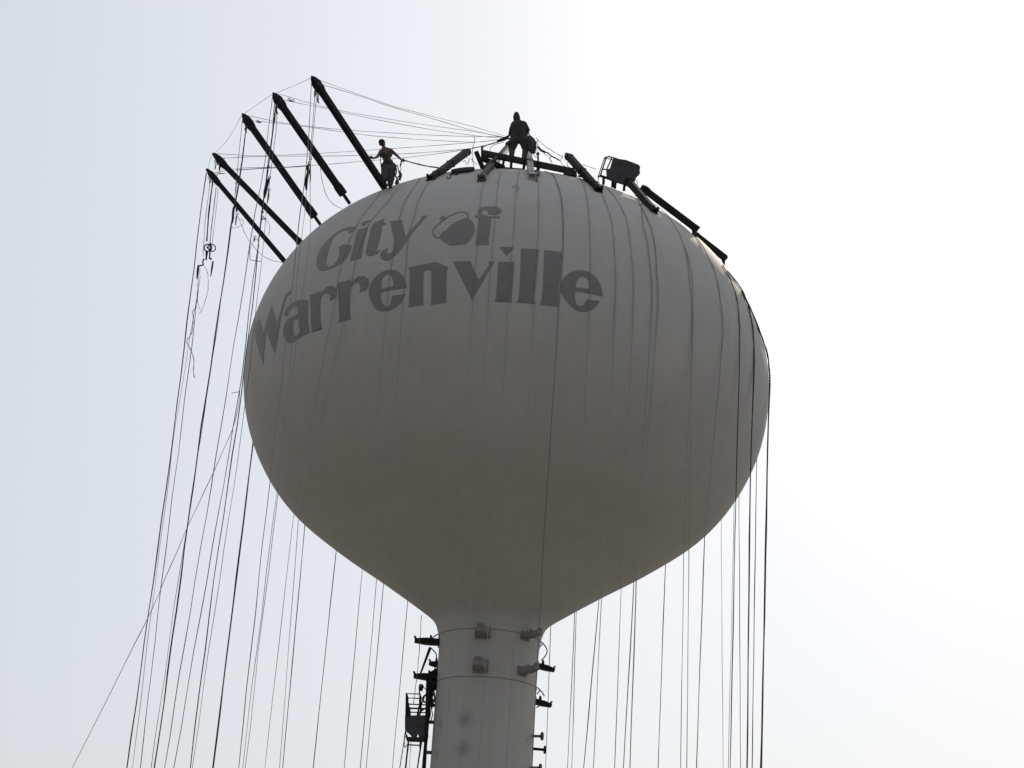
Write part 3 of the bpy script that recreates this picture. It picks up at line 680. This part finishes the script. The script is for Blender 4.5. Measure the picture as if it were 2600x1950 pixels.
# hoist ropes below and above the hanging basket
gb = 'hoist ropes of the hanging basket'
hr = [([(1030, 1850), (1026, 1880), (1015, 1950)], .014, 'outermost rope below the hanging basket'),
      ([(1037, 1880), (1036, 1900), (1034, 1910), (1029.7, 1950)], .024, 'thick dark rope below the left corner of the hanging basket'),
      ([(1067, 1881), (1066, 1910), (1060, 1950)], .024, 'thick dark rope below the right corner of the hanging basket'),
      ([(1044, 1882), (1042, 1910), (1039, 1950)], .008, 'thin grey rope below the middle of the hanging basket')]
for pp_, r, l in hr:
    P = [at(x, y, YS) for x, y in pp_]; P.append(to_ground(P[-2], P[-1])); rope(P, r, 'rope_dark', l, 'rope', gb, wob=.004)
rope([at(x, y, YS) for x, y in ((1070.5, 1562), (1066, 1625), (1061, 1700), (1056, 1735), (1050, 1790))], .011, 'rope', 'rope running up from the hanging basket past the left aerial mounts', 'rope', gb)
rope([at(x, y, YS) for x, y in ((1029, 1868), (1027, 1880), (1026, 1892), (1029, 1897), (1033, 1890))], .014, 'rope_dark', 'short rope loop at the lower left of the hanging basket', 'rope', 'loose rope loops')

# rigging lines from boom tips to the mast among the workers
gm = 'rigging lines from the boom tips to the top centre'
YM = 53.1; hub = at(1290, 350, YM)
def span(pp, Y0, r, m, lab, Y1=YM):
    n = len(pp) - 1; x0_, x1_ = pp[0][0], pp[-1][0]
    rope([at(x, y, Y0 + (Y1 - Y0) * (x - x0_) / (x1_ - x0_)) for x, y in pp], r, m, lab, 'rope', gm, wob=.004)
YT_ = [t[1] for t in tipsR]
span([(797, 200), (809.7, 203), (894.7, 234), (994, 268), (1080, 291), (1203, 322), (1283, 346)], YT_[4], .0065, 'rope', 'upper of the two rigging lines from the highest boom tip')
span([(806, 212), (818.7, 215), (895, 238), (994, 271), (1080, 296), (1203, 332), (1283, 349)], YT_[4], .0075, 'rope', 'lower of the two rigging lines from the highest boom tip')
span([(700, 240), (715.8, 241), (784.5, 261), (866, 281), (931, 293), (1080, 317), (1203, 334), (1283, 350)], YT_[3], .0065, 'rope', 'upper rigging line from the second highest boom tip')
span([(708, 252), (748, 260), (835, 277), (912.7, 295), (1080, 326.5), (1210, 345), (1284, 351)], YT_[3], .0075, 'rope', 'lower rigging line from the second highest boom tip')
span([(622, 292), (732, 314), (866, 329), (1003, 338), (1080, 342.5), (1203, 347), (1262, 347), (1284, 351)], YT_[2], .0075, 'rope', 'upper rigging line from the middle boom tip')
span([(630, 306), (734, 316), (866, 334.5), (949, 345), (1080, 355), (1203, 361), (1261, 355), (1284, 352)], YT_[2], .0075, 'rope', 'lower rigging line from the middle boom tip')
span([(548, 390), (667, 395.5), (850, 387), (1012, 376), (1080, 371.4), (1203, 361.5), (1284, 353)], YT_[1], .0075, 'rope', 'upper rigging line from the second lowest boom tip')
span([(557, 402), (676, 397), (850, 396), (1021, 390.5), (1080, 387), (1181, 378.6), (1230, 369), (1284, 354)], YT_[1], .0085, 'rope', 'lower rigging line from the second lowest boom tip')
span([(535, 441), (613, 427), (732, 425), (783, 421), (850, 416), (920, 409.5), (1021, 401), (1150, 385), (1225, 372), (1284, 355)], YT_[0], .0085, 'rope', 'lowest rigging line, from the outermost boom to the top centre')
span([(600, 432), (676, 427), (740, 424), (784, 420.5)], YT_[0] - .5, .016, 'rope_dark', 'short dark line section between the raised booms', YT_[3] - .6)
gt = 'ropes linking the boom tips'
def link(pp, Ya, Yb, lab, r=.0065):
    x0_, x1_ = pp[0][1], pp[-1][1]
    rope([at(x, y, Ya + (Yb - Ya) * (y - x0_) / (x1_ - x0_)) for x, y in pp], r, 'rope', lab, 'rope', gt, wob=.004)
link([(791, 197), (745, 218), (698, 238)], YT_[4], YT_[3], 'rope linking the highest and second highest boom tips')
link([(693, 238), (655, 264), (619, 290)], YT_[3], YT_[2], 'rope linking the second highest and middle boom tips')
link([(613, 293), (600, 318), (575, 358), (545, 389)], YT_[2], YT_[1], 'sagging rope linking the middle and second lowest boom tips')
link([(540, 391), (533, 408), (527, 430)], YT_[1], YT_[0], 'short rope linking the two lowest boom tips')

# slack ropes and loops
gs = 'loose rope loops'
rope([at(x, y, 52.3) for x, y in ((1020, 405), (1050, 414), (1080, 421), (1105, 425), (1132, 428))], .022, 'rope', 'slack rope pulled by the shirtless worker towards the top centre', 'rope', None, wob=.003)
rope([at(x, y, AY - 5.5) for x, y in ((814, 428), (816, 450), (821, 471), (831, 501), (846, 518), (868, 530))], .009, 'rope', 'slack rope curving between the highest boom and the tank edge', 'rope', gs)
rope([at(x, y, AY + .3) for x, y in ((603, 548), (607, 556), (616, 580), (631, 608), (658, 642), (685, 659), (716, 667))], .009, 'rope', 'slack rope curving down to the foot of the lowest raised boom', 'rope', gs)
rope([at(x, y, AY + .3) for x, y in ((607, 557), (613, 558), (618, 563), (616, 570), (610, 574), (600, 578), (592, 579), (587, 574))], .007, 'rope', 'small rope loop under the lowest raised boom', 'rope', gs)
rope([at(x, y, AY - 4) for x, y in ((663, 560), (672, 558), (681, 565), (685, 578), (684, 590), (681, 597))], .008, 'rope', 'short hanging rope tail between the two lowest raised booms', 'rope', gs)
rope([at(x, y, AY - 4) for x, y in ((636, 628), (634, 640), (635, 660), (662, 664))], .011, 'rope_dark', 'bent wire hanging left of the lowest boom foot', 'rope', gs, sm=False, wob=0)
rope([at(x, y, AY - 4) for x, y in ((634, 628), (640, 618), (648, 609), (653, 607), (656, 614), (657, 628))], .007, 'rope', 'small curled rope left of the lowest boom foot', 'rope', gs)
rope([at(x, y, AY + 1.6) for x, y in ((519, 676), (526, 690), (529, 712), (527, 740), (521, 765), (512, 788), (505, 797))], .009, 'rope', 'long narrow rope loop under the pulley block', 'rope', gs)
rope([at(x, y, AY + 1.6) for x, y in ((509, 788), (503, 770), (500, 745), (503, 715), (508, 680))], .008, 'rope', 'inner half of the loop under the pulley block', 'rope', gs)
rope([at(x, y, AY + 1.6) for x, y in ((505, 720), (502, 750), (497, 780), (489, 792), (491, 808), (488, 840), (481, 856), (476, 861), (475, 870), (481, 882), (486, 892), (492, 912), (492, 930), (491, 944), (494, 960))], .013, 'rope', 'kinked loose rope tail below the pulley block', 'rope', gs, wob=.004)
rope([at(x, y, AY - 5.9) for x, y in ((587, 999), (594, 997), (602, 996), (607, 994))], .009, 'rope', 'short rope end sticking out left of the widest part of the tank', 'rope', gs, wob=0)

# ------------------------------------------------------------------ tackle, hooks and bags on the raised booms
def strap(pp, Y, r, lab, name='rope_grab', cat='rope grab', m='steel', group='rope grabs under the raised booms'):
    P = [at(x, y, Y) for x, y in pp]; n = len(P)
    t = thing(name, lab, cat, P[0], group)
    rad = [r * (.55 if i in (0, n - 1) else 1.0) for i in range(n)]
    MB().tube(P, rad, 7).build('body', M[m], t, True)
    MB().ring(P[0] + np.array([0, 0, .03]), .04, .012, (1, 0, 0), (0, 0, 1), 10, 5).build('shackle', M['steel'], t, True)
    return t
strap([(803, 223), (801, 230), (800, 238), (799, 246)], YT_[4], .038, 'dark strap just under the highest boom tip')
strap([(808, 240), (807, 250), (807, 257), (810, 262)], YT_[4], .028, 'second thinner strap under the highest boom tip')
strap([(702, 263), (701, 272), (701, 282), (705, 289)], YT_[3], .038, 'dark strap under the second highest boom tip')
strap([(699, 292), (697, 302), (695, 316)], YT_[3], .032, 'long strap below the one under the second highest boom tip')
strap([(625, 320), (623, 328), (626, 336)], YT_[2], .036, 'dark strap under the middle boom tip')
strap([(559, 413), (558, 424), (557, 434)], YT_[1], .036, 'dark strap between the two lowest boom tips')
strap([(548, 418), (547, 424), (546, 430)], YT_[1], .024, 'small hook left of the strap between the two lowest boom tips')
strap([(785, 416), (781, 424), (783, 436), (779, 452), (777, 468), (778, 482)], YT_[4], .05, 'heavy dark rope grab under the highest boom, beside the second boom')
strap([(788, 405), (788, 425), (788, 455), (787, 466)], YT_[4], .02, 'thin dark sling beside the heavy rope grab under the highest boom')
strap([(684, 452), (679, 462), (676, 474), (673, 488), (671, 502)], YT_[2] - 1.5, .058, 'thick dark rope grab between the middle and second lowest booms')
strap([(683, 484), (682, 492), (681, 501), (679, 514)], YT_[2] - 1.5, .03, 'thin rope grab beside the thick one between two booms')
strap([(681, 425), (680, 436), (678, 450)], YT_[2] - 1.5, .022, 'dark line end above the thick rope grab between two booms')
strap([(600, 467), (599, 477), (598, 490)], YT_[1], .024, 'short dark strap between the two lowest booms')
strap([(596, 520), (593, 530), (592, 540), (591, 556), (589, 567)], YT_[0] - .3, .045, 'dark tackle hanging under the lowest raised boom')
strap([(602, 545), (600, 552), (599, 562), (598, 572)], YT_[0] - .3, .026, 'thin second strap of the tackle under the lowest raised boom')
strap([(600, 529), (601, 534), (600, 538)], YT_[0] - .3, .04, 'round shackle under the lowest raised boom', 'shackle_block', 'shackle')
strap([(666, 540), (664, 548), (665, 559)], AY - 4, .026, 'small hook hanging between the two lowest raised booms')
strap([(667, 554), (672, 555), (677, 556)], AY - 4, .022, 'short level bar hanging between the two lowest raised booms', 'toggle_bar', 'toggle bar')
strap([(647, 604), (645, 609), (646, 613)], AY - 4, .026, 'small dark hook left of the lowest boom foot')
strap([(735, 315), (744, 258), (744, 259)][1:], YT_[3], .02, 'tiny clip on the rigging line beside the second highest boom', 'line_clip', 'clip')
strap([(734, 254), (739, 256), (744, 259)], YT_[3], .022, 'short sleeve on the rigging line by the second highest boom', 'line_sleeve', 'sleeve')
strap([(654, 310), (659, 311), (664, 310)], YT_[2], .024, 'short sleeve on the rigging line by the middle boom', 'line_sleeve', 'sleeve')
strap([(556, 441), (563, 441), (572, 440)], YT_[1] + .4, .018, 'short dark bar beside the lowest boom tip', 'toggle_bar', 'toggle bar')
strap([(534, 458), (533, 462), (532, 466)], YT_[0], .03, 'small dark clip under the lowest boom tip', 'line_clip', 'clip')

# pulley block that hangs on a bundle of lines under the lowest boom
YP = AY + 1.5
for pp_, r, l in (([(541, 458), (538, 478), (530, 545), (525, 612)], .026, 'thickest line of the bundle holding the pulley block'),
                  ([(534, 452), (529, 500), (521, 560), (517, 625), (516, 652)], .010, 'thin left line of the bundle holding the pulley block'),
                  ([(549, 474), (544, 520), (539, 560), (533, 616)], .014, 'right line of the bundle holding the pulley block'),
                  ([(554, 478), (550, 520), (545, 565), (539, 616)], .008, 'thin right hand line of the bundle holding the pulley block')):
    rope([at(x, y, YP) for x, y in pp_], r, 'rope_dark' if r > .012 else 'rope', l, 'rope', 'lines to the pulley block', wob=.003)
pb = thing('pulley_block', 'round pulley block with hook hanging far left of the tank', 'pulley block', at(528, 616, YP))
c1, c2 = at(528, 629, YP), at(538, 629, YP)
MB().ring(c1, .135, .024, (1, 0, 0), (0, 0, 1), 20, 7).build('sheave_rim', M['steel'], pb, True)
MB().ring(c2, .135, .02, (.9, .43, 0), (0, 0, 1), 20, 7).build('sheave_rim', M['steel'], pb, True)
MB().tube([c1 + np.array([-.02, -.04, .01]), c1 + np.array([-.02, .06, .01])], .03, 8).build('axle', M['steel'], pb)
MB().beam(at(534, 616, YP), at(533, 646, YP), .05, .045).build('cheek', M['steel'], pb)
MB().tube([at(525, 640, YP), at(524, 652, YP), at(523, 660, YP)], [.05, .03, .03], 7).build('swivel', M['steel'], pb)
MB().tube([at(533, 640, YP), at(532, 656, YP)], .026, 7).build('swivel', M['steel'], pb)
MB().tube(smooth_path([at(518, 657, YP), at(515, 664, YP), at(516, 672, YP), at(511, 674, YP), at(504, 675, YP)]), .026, 7).build('hook', M['steel'], pb, True)
MB().tube([at(532, 656, YP), at(537, 658, YP)], .034, 7).build('clip', M['steel'], pb)
MB().tube([at(504, 674, YP), at(502, 690, YP), at(500, 709, YP)], [.04, .045, .02], 7).build('rope_sleeve', M['steel'], pb, True)
MB().tube([at(541, 663, YP), at(538, 682, YP), at(535, 702, YP)], [.03, .034, .014], 7).build('rope_sleeve', M['steel'], pb, True)

# ------------------------------------------------------------------ clutter on the tank top
rc_ = thing('rope_coil', 'flat dark coil of rope lying on the tank top left of the trestle', 'rope coil', on_tank(1172, 437))
q = on_tank(1176, 436.5, .03); n_ = normal(q); ax1 = np.cross(n_, (0, 1, 0)); ax1 /= np.linalg.norm(ax1); ax2 = np.cross(n_, ax1)
for k, (R_, h) in enumerate(((.34, .0), (.30, .035), (.36, .05), (.26, .02))):
    MB().ring(q + n_ * h, R_, .026, ax1, ax2, 28, 6).build('coil', M['rope_dark'], rc_, True)
rope([on_tank(1150, 440, .03), on_tank(1143, 446, .03), on_tank(1152, 444, .03), on_tank(1160, 445, .03), on_tank(1166, 441, .03)], .02, 'rope_dark', 'tangled dark rope end on the tank top beside the rope coil', 'rope', gs, wob=0)
rope([on_tank(1135, 450, .03), on_tank(1139, 456, .03), on_tank(1145, 449, .03)], .012, 'rope_dark', 'small rope scrap on the tank top left of the rope coil', 'rope', gs, wob=0)
rope([on_tank(1302, 478, .02), on_tank(1306, 473, .03), on_tank(1313, 474, .03), on_tank(1316, 480, .03), on_tank(1311, 487, .02)], .007, 'rope', 'small rope loop on the tank face above the letter f', 'rope', gs, wob=0)
for pp_, l in (([(1202, 347), (1206, 352), (1201, 372), (1200, 376)], 'thin line dropping from the rigging lines left of the trestle'),
               ([(1201, 376), (1199, 400), (1203, 424), (1203, 431)], 'thin line falling to the tank top between boom and trestle'),
               ([(1195, 376), (1190, 382), (1186, 402)], 'thin line beside the tip of the left lowered boom'),
               ([(1202, 375), (1209, 374), (1216, 373)], 'short level line left of the trestle stub'),
               ([(1226, 374), (1240, 368), (1254, 363), (1270, 360), (1284, 356)], 'slack line from the trestle stub to the top centre'),
               ([(1244, 384), (1246, 374), (1256, 367), (1280, 361)], 'looped line above the left half of the long beam'),
               ([(1192, 402), (1186, 418), (1180, 408), (1175, 411)], 'hooked line under the left lowered boom'),
               ([(1196, 404), (1205, 412), (1210, 418)], 'thin loose line left of the trestle leg'),
               ([(1357, 382), (1363, 394), (1366, 397)], 'slack line between bag and post'),
               ([(1364, 356), (1366, 366), (1363, 378), (1366, 390)], 'rope hanging beside the bag right of the hooded worker'),
               ([(1352, 386), (1356, 394), (1361, 400), (1366, 398)], 'looped line by the thin dark post'),
               ([(1374, 382), (1385, 392), (1394, 400), (1398, 406), (1402, 413)], 'lower slack line right of the thin dark post'),
               ([(1399, 397), (1397, 405), (1402, 414)], 'short upright line on the slack dark chain'),
               ([(1360, 350), (1385, 372), (1410, 388), (1428, 398)], 'thin upper line running right from the hooded worker'),
               ([(1422, 408), (1426, 402), (1430, 396)], 'short line end pointing up near the dark boom tip'),
               ([(1422, 409), (1428, 417), (1436, 424)], 'line end lying on the right half of the long beam'),
               ([(1480, 418), (1500, 425), (1514, 430)], 'faint line between the dark boom and the tilted basket'),
               ([(1442, 411), (1440, 420), (1444, 424), (1448, 428)], 'small loose line under the dark boom tip')):
    rope([at(x, y, YM - .15) for x, y in pp_], .010, 'rope', l, 'rope', 'tangled lines around the top centre', wob=.003)
ch = thing('chain', 'dark slack chain running down right from the hooded worker', 'chain', at(1365, 372, YM - .2))
cp = smooth_path([at(x, y, YM - .2) for x, y in ((1367, 374), (1373, 381), (1381, 385), (1392, 389), (1399, 396), (1410, 401), (1420, 407))], 4)
for i in range(len(cp) - 1):
    a, b = cp[i], cp[i + 1]; MB().capsule(a, b, .038 if i < 9 else .022, .03 if i < 9 else .02, 6).build('link', M['steel'], ch, True)
bag = thing('equipment_bag', 'bulky dark equipment bag hanging right of the hooded worker', 'bag', at(1349, 368, YM - .1))
bb = MB(); q = at(1349, 367, YM - .1)
prof = [(0.004, -.31), (.07, -.30), (.12, -.20), (.15, -.05), (.155, .08), (.12, .2), (.07, .26), (.05, .3), (.004, .31)]
vv, ff = [], []
for i, (r, z) in enumerate(prof):
    for k in range(14):
        a = 2 * PI * k / 14; w = 1 + .1 * math.sin(3 * a + z * 9)
        vv.append(q + np.array([r * w * math.cos(a) * 1.1 - z * .22, r * w * math.sin(a), z]))
for i in range(len(prof) - 1):
    for k in range(14): ff.append((i * 14 + k, i * 14 + (k + 1) % 14, (i + 1) * 14 + (k + 1) % 14, (i + 1) * 14 + k))
bb.add(vv, ff); bb.build('sack', M['canvas'], bag, True)
MB().tube(smooth_path([q + np.array([-.07, 0, .3]), q + np.array([-.12, 0, .42]), q + np.array([-.2, .02, .46])]), .022, 6).build('carry_strap', M['canvas'], bag, True)
MB().beam(q + np.array([.1, -.12, .05]), q + np.array([.1, -.12, -.15]), .14, .06, (0, 1, 0)).build('pocket', M['canvas'], bag)
mp_ = thing('rigging_mast', 'short dark rigging mast where the lines meet beside the hooded worker', 'mast', at(1291, 430, YM + .15))
MB().tube([at(1298, 432, YM + .25), at(1297, 352, YM + .25)], .04, 8).build('tube', M['steel'], mp_)
MB().tube([at(1297, 352, YM + .2), at(1284, 352, YM)], .03, 8).build('head_bar', M['steel'], mp_)
for x, y in ((1283, 351), (1276, 353), (1286, 348), (1266, 358), (1270, 355)): MB().capsule(at(x - 3, y + 1, YM), at(x + 3, y - 1, YM), .03, .04, 7).build('shackle', M['steel'], mp_, True)

# ------------------------------------------------------------------ workers: each body one continuous skin
def fuse(name, caps, m, parent, vox=.012, smooth=3, extra=None):
    b = MB()
    for a, c, ra, rb in caps: b.capsule(a, c, ra, rb, 14)
    if extra: extra(b)
    o = b.build(name, m, parent, True)
    md = o.modifiers.new('r', 'REMESH'); md.mode = 'VOXEL'; md.voxel_size = vox; md.use_smooth_shade = True
    if smooth:
        ms = o.modifiers.new('s', 'SMOOTH'); ms.factor = .5; ms.iterations = smooth
    dg = bpy.context.evaluated_depsgraph_get(); dg.update()
    me = bpy.data.meshes.new_from_object(o.evaluated_get(dg)); o.modifiers.clear(); old = o.data; o.data = me; bpy.data.meshes.remove(old); me.name = name
    if not me.materials: me.materials.append(m)
    return o
def hand(w, d, up, s, curl=.6):
    """wrist w, pointing d, thumb side up: palm, four unequal bent fingers and a thumb"""
    d = d / np.linalg.norm(d); up = up - d * (up @ d); up /= np.linalg.norm(up); nrm = np.cross(d, up) * s
    k = [(w, w + d * .085, .028, .034)]
    k += [(w + d * .05 + up * .02, w + d * .09 + up * .028, .026, .02), (w + d * .05 - up * .02, w + d * .088 - up * .028, .026, .02)]
    for i, (o_, L) in enumerate(((.030, .075), (.010, .085), (-.011, .078), (-.031, .06))):
        a = w + d * .088 + up * o_; b = a + (d * .85 + nrm * curl * .5) * L * .45; c = b + (d * .4 + nrm * curl) * L * .35; e = c + (-d * .15 + nrm * curl) * L * .25
        k += [(a, b, .011, .0105), (b, c, .0105, .0095), (c, e, .0095, .008)]
    a = w + d * .03 + up * .03; b = a + (d * .6 + up * .7 + nrm * .3) * .045; c = b + (d * .8 + up * .1 + nrm * .4) * .035
    return k + [(a, b, .015, .012), (b, c, .012, .0095)]
def head(c, face, up, r=.1):
    """skull, jaw, nose, ears, brow, neck comes with the body"""
    face = face / np.linalg.norm(face); up = up - face * (up @ face); up /= np.linalg.norm(up); sd = np.cross(face, up)
    k = [(c - face * .02 + up * .015, c + face * .018 + up * .02, r * .88, r * .80), (c + face * .03 - up * .05, c + face * .045 - up * .085, r * .62, r * .42)]
    k += [(c + face * .09 + up * .015, c + face * .112 - up * .022, .012, .017)]                      # nose
    for s in (-1, 1):
        k += [(c + sd * s * r * .83 + up * .012, c + sd * s * r * .88 - up * .03, .016, .012),           # ear
              (c + face * .083 + sd * s * .018 + up * .034, c + face * .078 + sd * s * .05 + up * .034, .012, .010)]   # brow
    k += [(c + face * .088 - up * .056 - sd * .02, c + face * .088 - up * .056 + sd * .02, .009, .009)]  # mouth
    return k
def eyes(c, face, up, parent):
    face = face / np.linalg.norm(face); up = up - face * (up @ face); up /= np.linalg.norm(up); sd = np.cross(face, up)
    for s in (-1, 1): MB().ball(c + face * .082 + sd * s * .033 + up * .012, .012, 8, 6).build('eye', M['hair'], parent, True)

# shirtless worker at the foot of the highest boom, back to the camera, looking right
YA = 52.62
a_ = lambda x, y, dy=0.0: at(x, y, YA + dy)
wa = thing('person', 'shirtless worker in grey trousers gripping the highest boom and a slack rope', 'person', on_tank(985, 483))
hc = a_(970.5, 363.5); neck = a_(976, 378); shL, shR = a_(966, 385.5), a_(993, 382); elL, elR = a_(958.5, 398, -.18), a_(1007.5, 394.5, -.06)
haL, haR = a_(948, 402, -.5), a_(1019, 405.5, -.12); chest = a_(979, 392); waist = a_(986, 413); hipL, hipR = a_(979, 430), a_(994, 430)
knL, knR = a_(975, 455, -.05), a_(993, 455, .05); ftL, ftR = on_tank(975, 480, .09), on_tank(993, 478, .09)
fdir = np.array([.75, .55, -.05]); U = np.array([-.1, 0, 1.0])
sd = np.array([1.0, 0, .05])
body = head(hc, fdir, U) + [(neck + (hc - neck) * .3, neck, .062, .068), (neck, shL, .07, .062), (neck, shR, .07, .066),
    (chest - sd * .085, chest + sd * .10, .125, .12), (chest, waist, .14, .13), (a_(973, 386), a_(989, 385), .10, .10), (waist - sd * .05, waist + sd * .05, .125, .12), (waist, a_(986.5, 426), .125, .13),
    (shL, elL, .056, .044), (elL, haL, .043, .03), (shR, elR, .058, .045), (elR, haR, .043, .03),
    (hipL, knL, .09, .06), (hipR, knR, .09, .06), (knL, ftL, .058, .042), (knR, ftR, .058, .042)]
body += hand(haL, np.array([-.8, -.5, .05]), np.array([.1, 0, 1.0]), 1, .9) + hand(haR, np.array([.8, -.1, -.35]), np.array([.2, -.5, .8]), 1, 1.0)
fuse('body', body, M['skin'], wa, .008)
fuse('hair', [(hc - fdir * .03 + U * .03, hc + fdir * .0 + U * .045, .098, .092), (hc - fdir * .04 - U * .03, hc - fdir * .03 + U * .02, .08, .092)], M['hair'], wa, .012)
eyes(hc, fdir, U, wa)
fuse('trousers', [(a_(977, 422), a_(995, 422), .135, .135), (hipL, hipR, .15, .15), (hipL, knL, .145, .108), (hipR, knR, .145, .108), (knL, ftL + np.array([0, 0, .06]), .105, .092), (knR, ftR + np.array([0, 0, .06]), .105, .092)], M['trouser'], wa, .014)
MB().ring(a_(986.5, 417), .148, .022, (1, 0, -.06), (0, 1, 0), 20, 6).build('belt', M['boot'], wa, True)
for ft in (ftL, ftR): fuse('boot', [(ft + np.array([0, 0, .05]), ft + np.array([0, 0, -.02]), .062, .06), (ft + np.array([0, -.04, -.04]), ft + np.array([.05, .17, -.05]), .052, .045)], M['boot'], wa, .012)
MB().tube(smooth_path([a_(966, 391, -.1), a_(966, 405, -.12), a_(967, 417, -.12), a_(972, 423, -.12)]), .014, 6).build('harness_strap', M['rope_dark'], wa, True)
for pp_ in ([(970, 384), (979, 395), (988, 414)], [(992, 381), (985, 395), (977, 414)]): MB().tube(smooth_path([a_(x, y, -.145) for x, y in pp_]), .018, 6).build('harness_strap', M['rope_dark'], wa, True)
gear = [([(1003, 419), (1009, 421), (1012, 434), (1015, 444)], .018), ([(1019, 409), (1018, 416), (1016, 421)], .026), ([(1016, 420), (1018, 430), (1015, 438), (1018, 450)], .012),
        ([(1005, 421), (1007, 436), (1004, 446), (1008, 452), (1012, 447)], .02), ([(1001, 424), (1003, 440), (1007, 450)], .014)]
for pp_, r in gear: MB().tube(smooth_path([a_(x, y, -.12) for x, y in pp_]), r, 6).build('gear_strap', M['rope_dark'], wa, True)
MB().tube([a_(1015, 434, -.12), a_(1017, 444, -.12), a_(1016, 452, -.12), a_(1013, 457, -.12)], [.02, .055, .045, .02], 9).build('tool_pouch', M['canvas'], wa, True)
MB().tube([a_(1014, 452, -.12), a_(1017, 458, -.12)], [.03, .02], 7).build('tool_pouch', M['canvas'], wa)
st = thing('tool_bucket', 'small dark tool bag standing on the tank right of the shirtless worker', 'tool bag', on_tank(1008, 467))
q = on_tank(1008, 467); MB().tube([q, q + np.array([0, 0, .09]), q + np.array([0, 0, .17])], [.075, .06, .035], 10).build('sack', M['canvas'], st, True)
MB().tube(smooth_path([q + np.array([-.03, 0, .16]), q + np.array([-.05, 0, .26]), q + np.array([-.1, 0, .3])]), .012, 6).build('cord', M['rope_dark'], st, True)

# hooded worker standing with legs apart on the long beam, seen from behind, head bowed
YB_ = 52.98
b_ = lambda x, y, dy=0.0: at(x, y, YB_ + dy)
wb2 = thing('person', 'hooded worker in dark clothes standing with bent legs on the long beam', 'person', at(1314, 404, YB_))
hc = b_(1311.5, 296); neck = b_(1313, 308); shL, shR = b_(1304, 315), b_(1332, 314); elL, elR = b_(1298, 328, .02), b_(1339, 330, .03)
haL, haR = b_(1294.5, 342, .1), b_(1335, 342, .18); chest = b_(1318, 322); waist = b_(1319, 340); hipL, hipR = b_(1309, 351), b_(1328, 352)
knL, knR = b_(1300, 376, .16), b_(1335, 378, .16); ftL, ftR = b_(1299, 398, .02), b_(1331, 402, .02)
fd = np.array([-.25, .9, -.3]); U2 = np.array([0, .2, 1.0])
body = head(hc, fd, U2, .098) + [(hc, neck, .06, .068), (neck, shL, .07, .062), (neck, shR, .07, .062), (chest, waist, .13, .12), (waist, b_(1319, 351), .12, .13),
    (shL, elL, .055, .044), (elL, haL, .042, .03), (shR, elR, .055, .044), (elR, haR, .042, .03), (hipL, knL, .09, .06), (hipR, knR, .09, .06), (knL, ftL, .056, .042), (knR, ftR, .056, .042)]
body += hand(haL, np.array([-.5, .3, -.4]), np.array([.2, .8, .3]), 1, .9) + hand(haR, np.array([-.6, .6, -.1]), np.array([0, .2, 1.0]), -1, .9)
fuse('body', body, M['skin'], wb2, .009)
eyes(hc, fd, U2, wb2)
fuse('hooded_jacket', [(b_(1311.3, 290.5, -.03), b_(1311.5, 298, -.02), .088, .118), (b_(1311.5, 296, -.05), b_(1313, 309, -.03), .112, .115), (b_(1313, 311), b_(1306, 317), .1, .1), (b_(1314, 311), b_(1330, 316), .11, .105),
    (b_(1310, 318), b_(1327, 318), .15, .15), (b_(1316, 322), b_(1318, 345), .235, .22), (b_(1309, 347), b_(1327, 347), .18, .18),
    (shL, elL, .088, .07), (elL, haL + (elL - haL) * .12, .07, .055), (b_(1331, 316), elR, .1, .085), (elR, haR + (elR - haR) * .12, .085, .06)], M['hood'], wb2, .014)
fuse('trousers', [(hipL, hipR, .18, .18), (hipL, knL, .165, .125), (hipR, knR, .165, .125), (knL, ftL + np.array([0, 0, .06]), .11, .085), (knR, ftR + np.array([0, 0, .06]), .11, .085), (b_(1304, 356, -.03), b_(1294, 364, .05), .11, .09)], M['canvas'], wb2, .014)
for ft in (ftL, ftR): fuse('boot', [(ft + np.array([0, 0, .05]), ft + np.array([0, 0, -.02]), .062, .06), (ft + np.array([0, -.04, -.02]), ft + np.array([0, .17, -.03]), .052, .045)], M['boot'], wb2, .012)
MB().tube([b_(1292, 362, -.05), b_(1286, 364, -.05), b_(1284, 366, -.05)], [.06, .045, .02], 8).build('tool_pouch', M['canvas'], wb2, True)
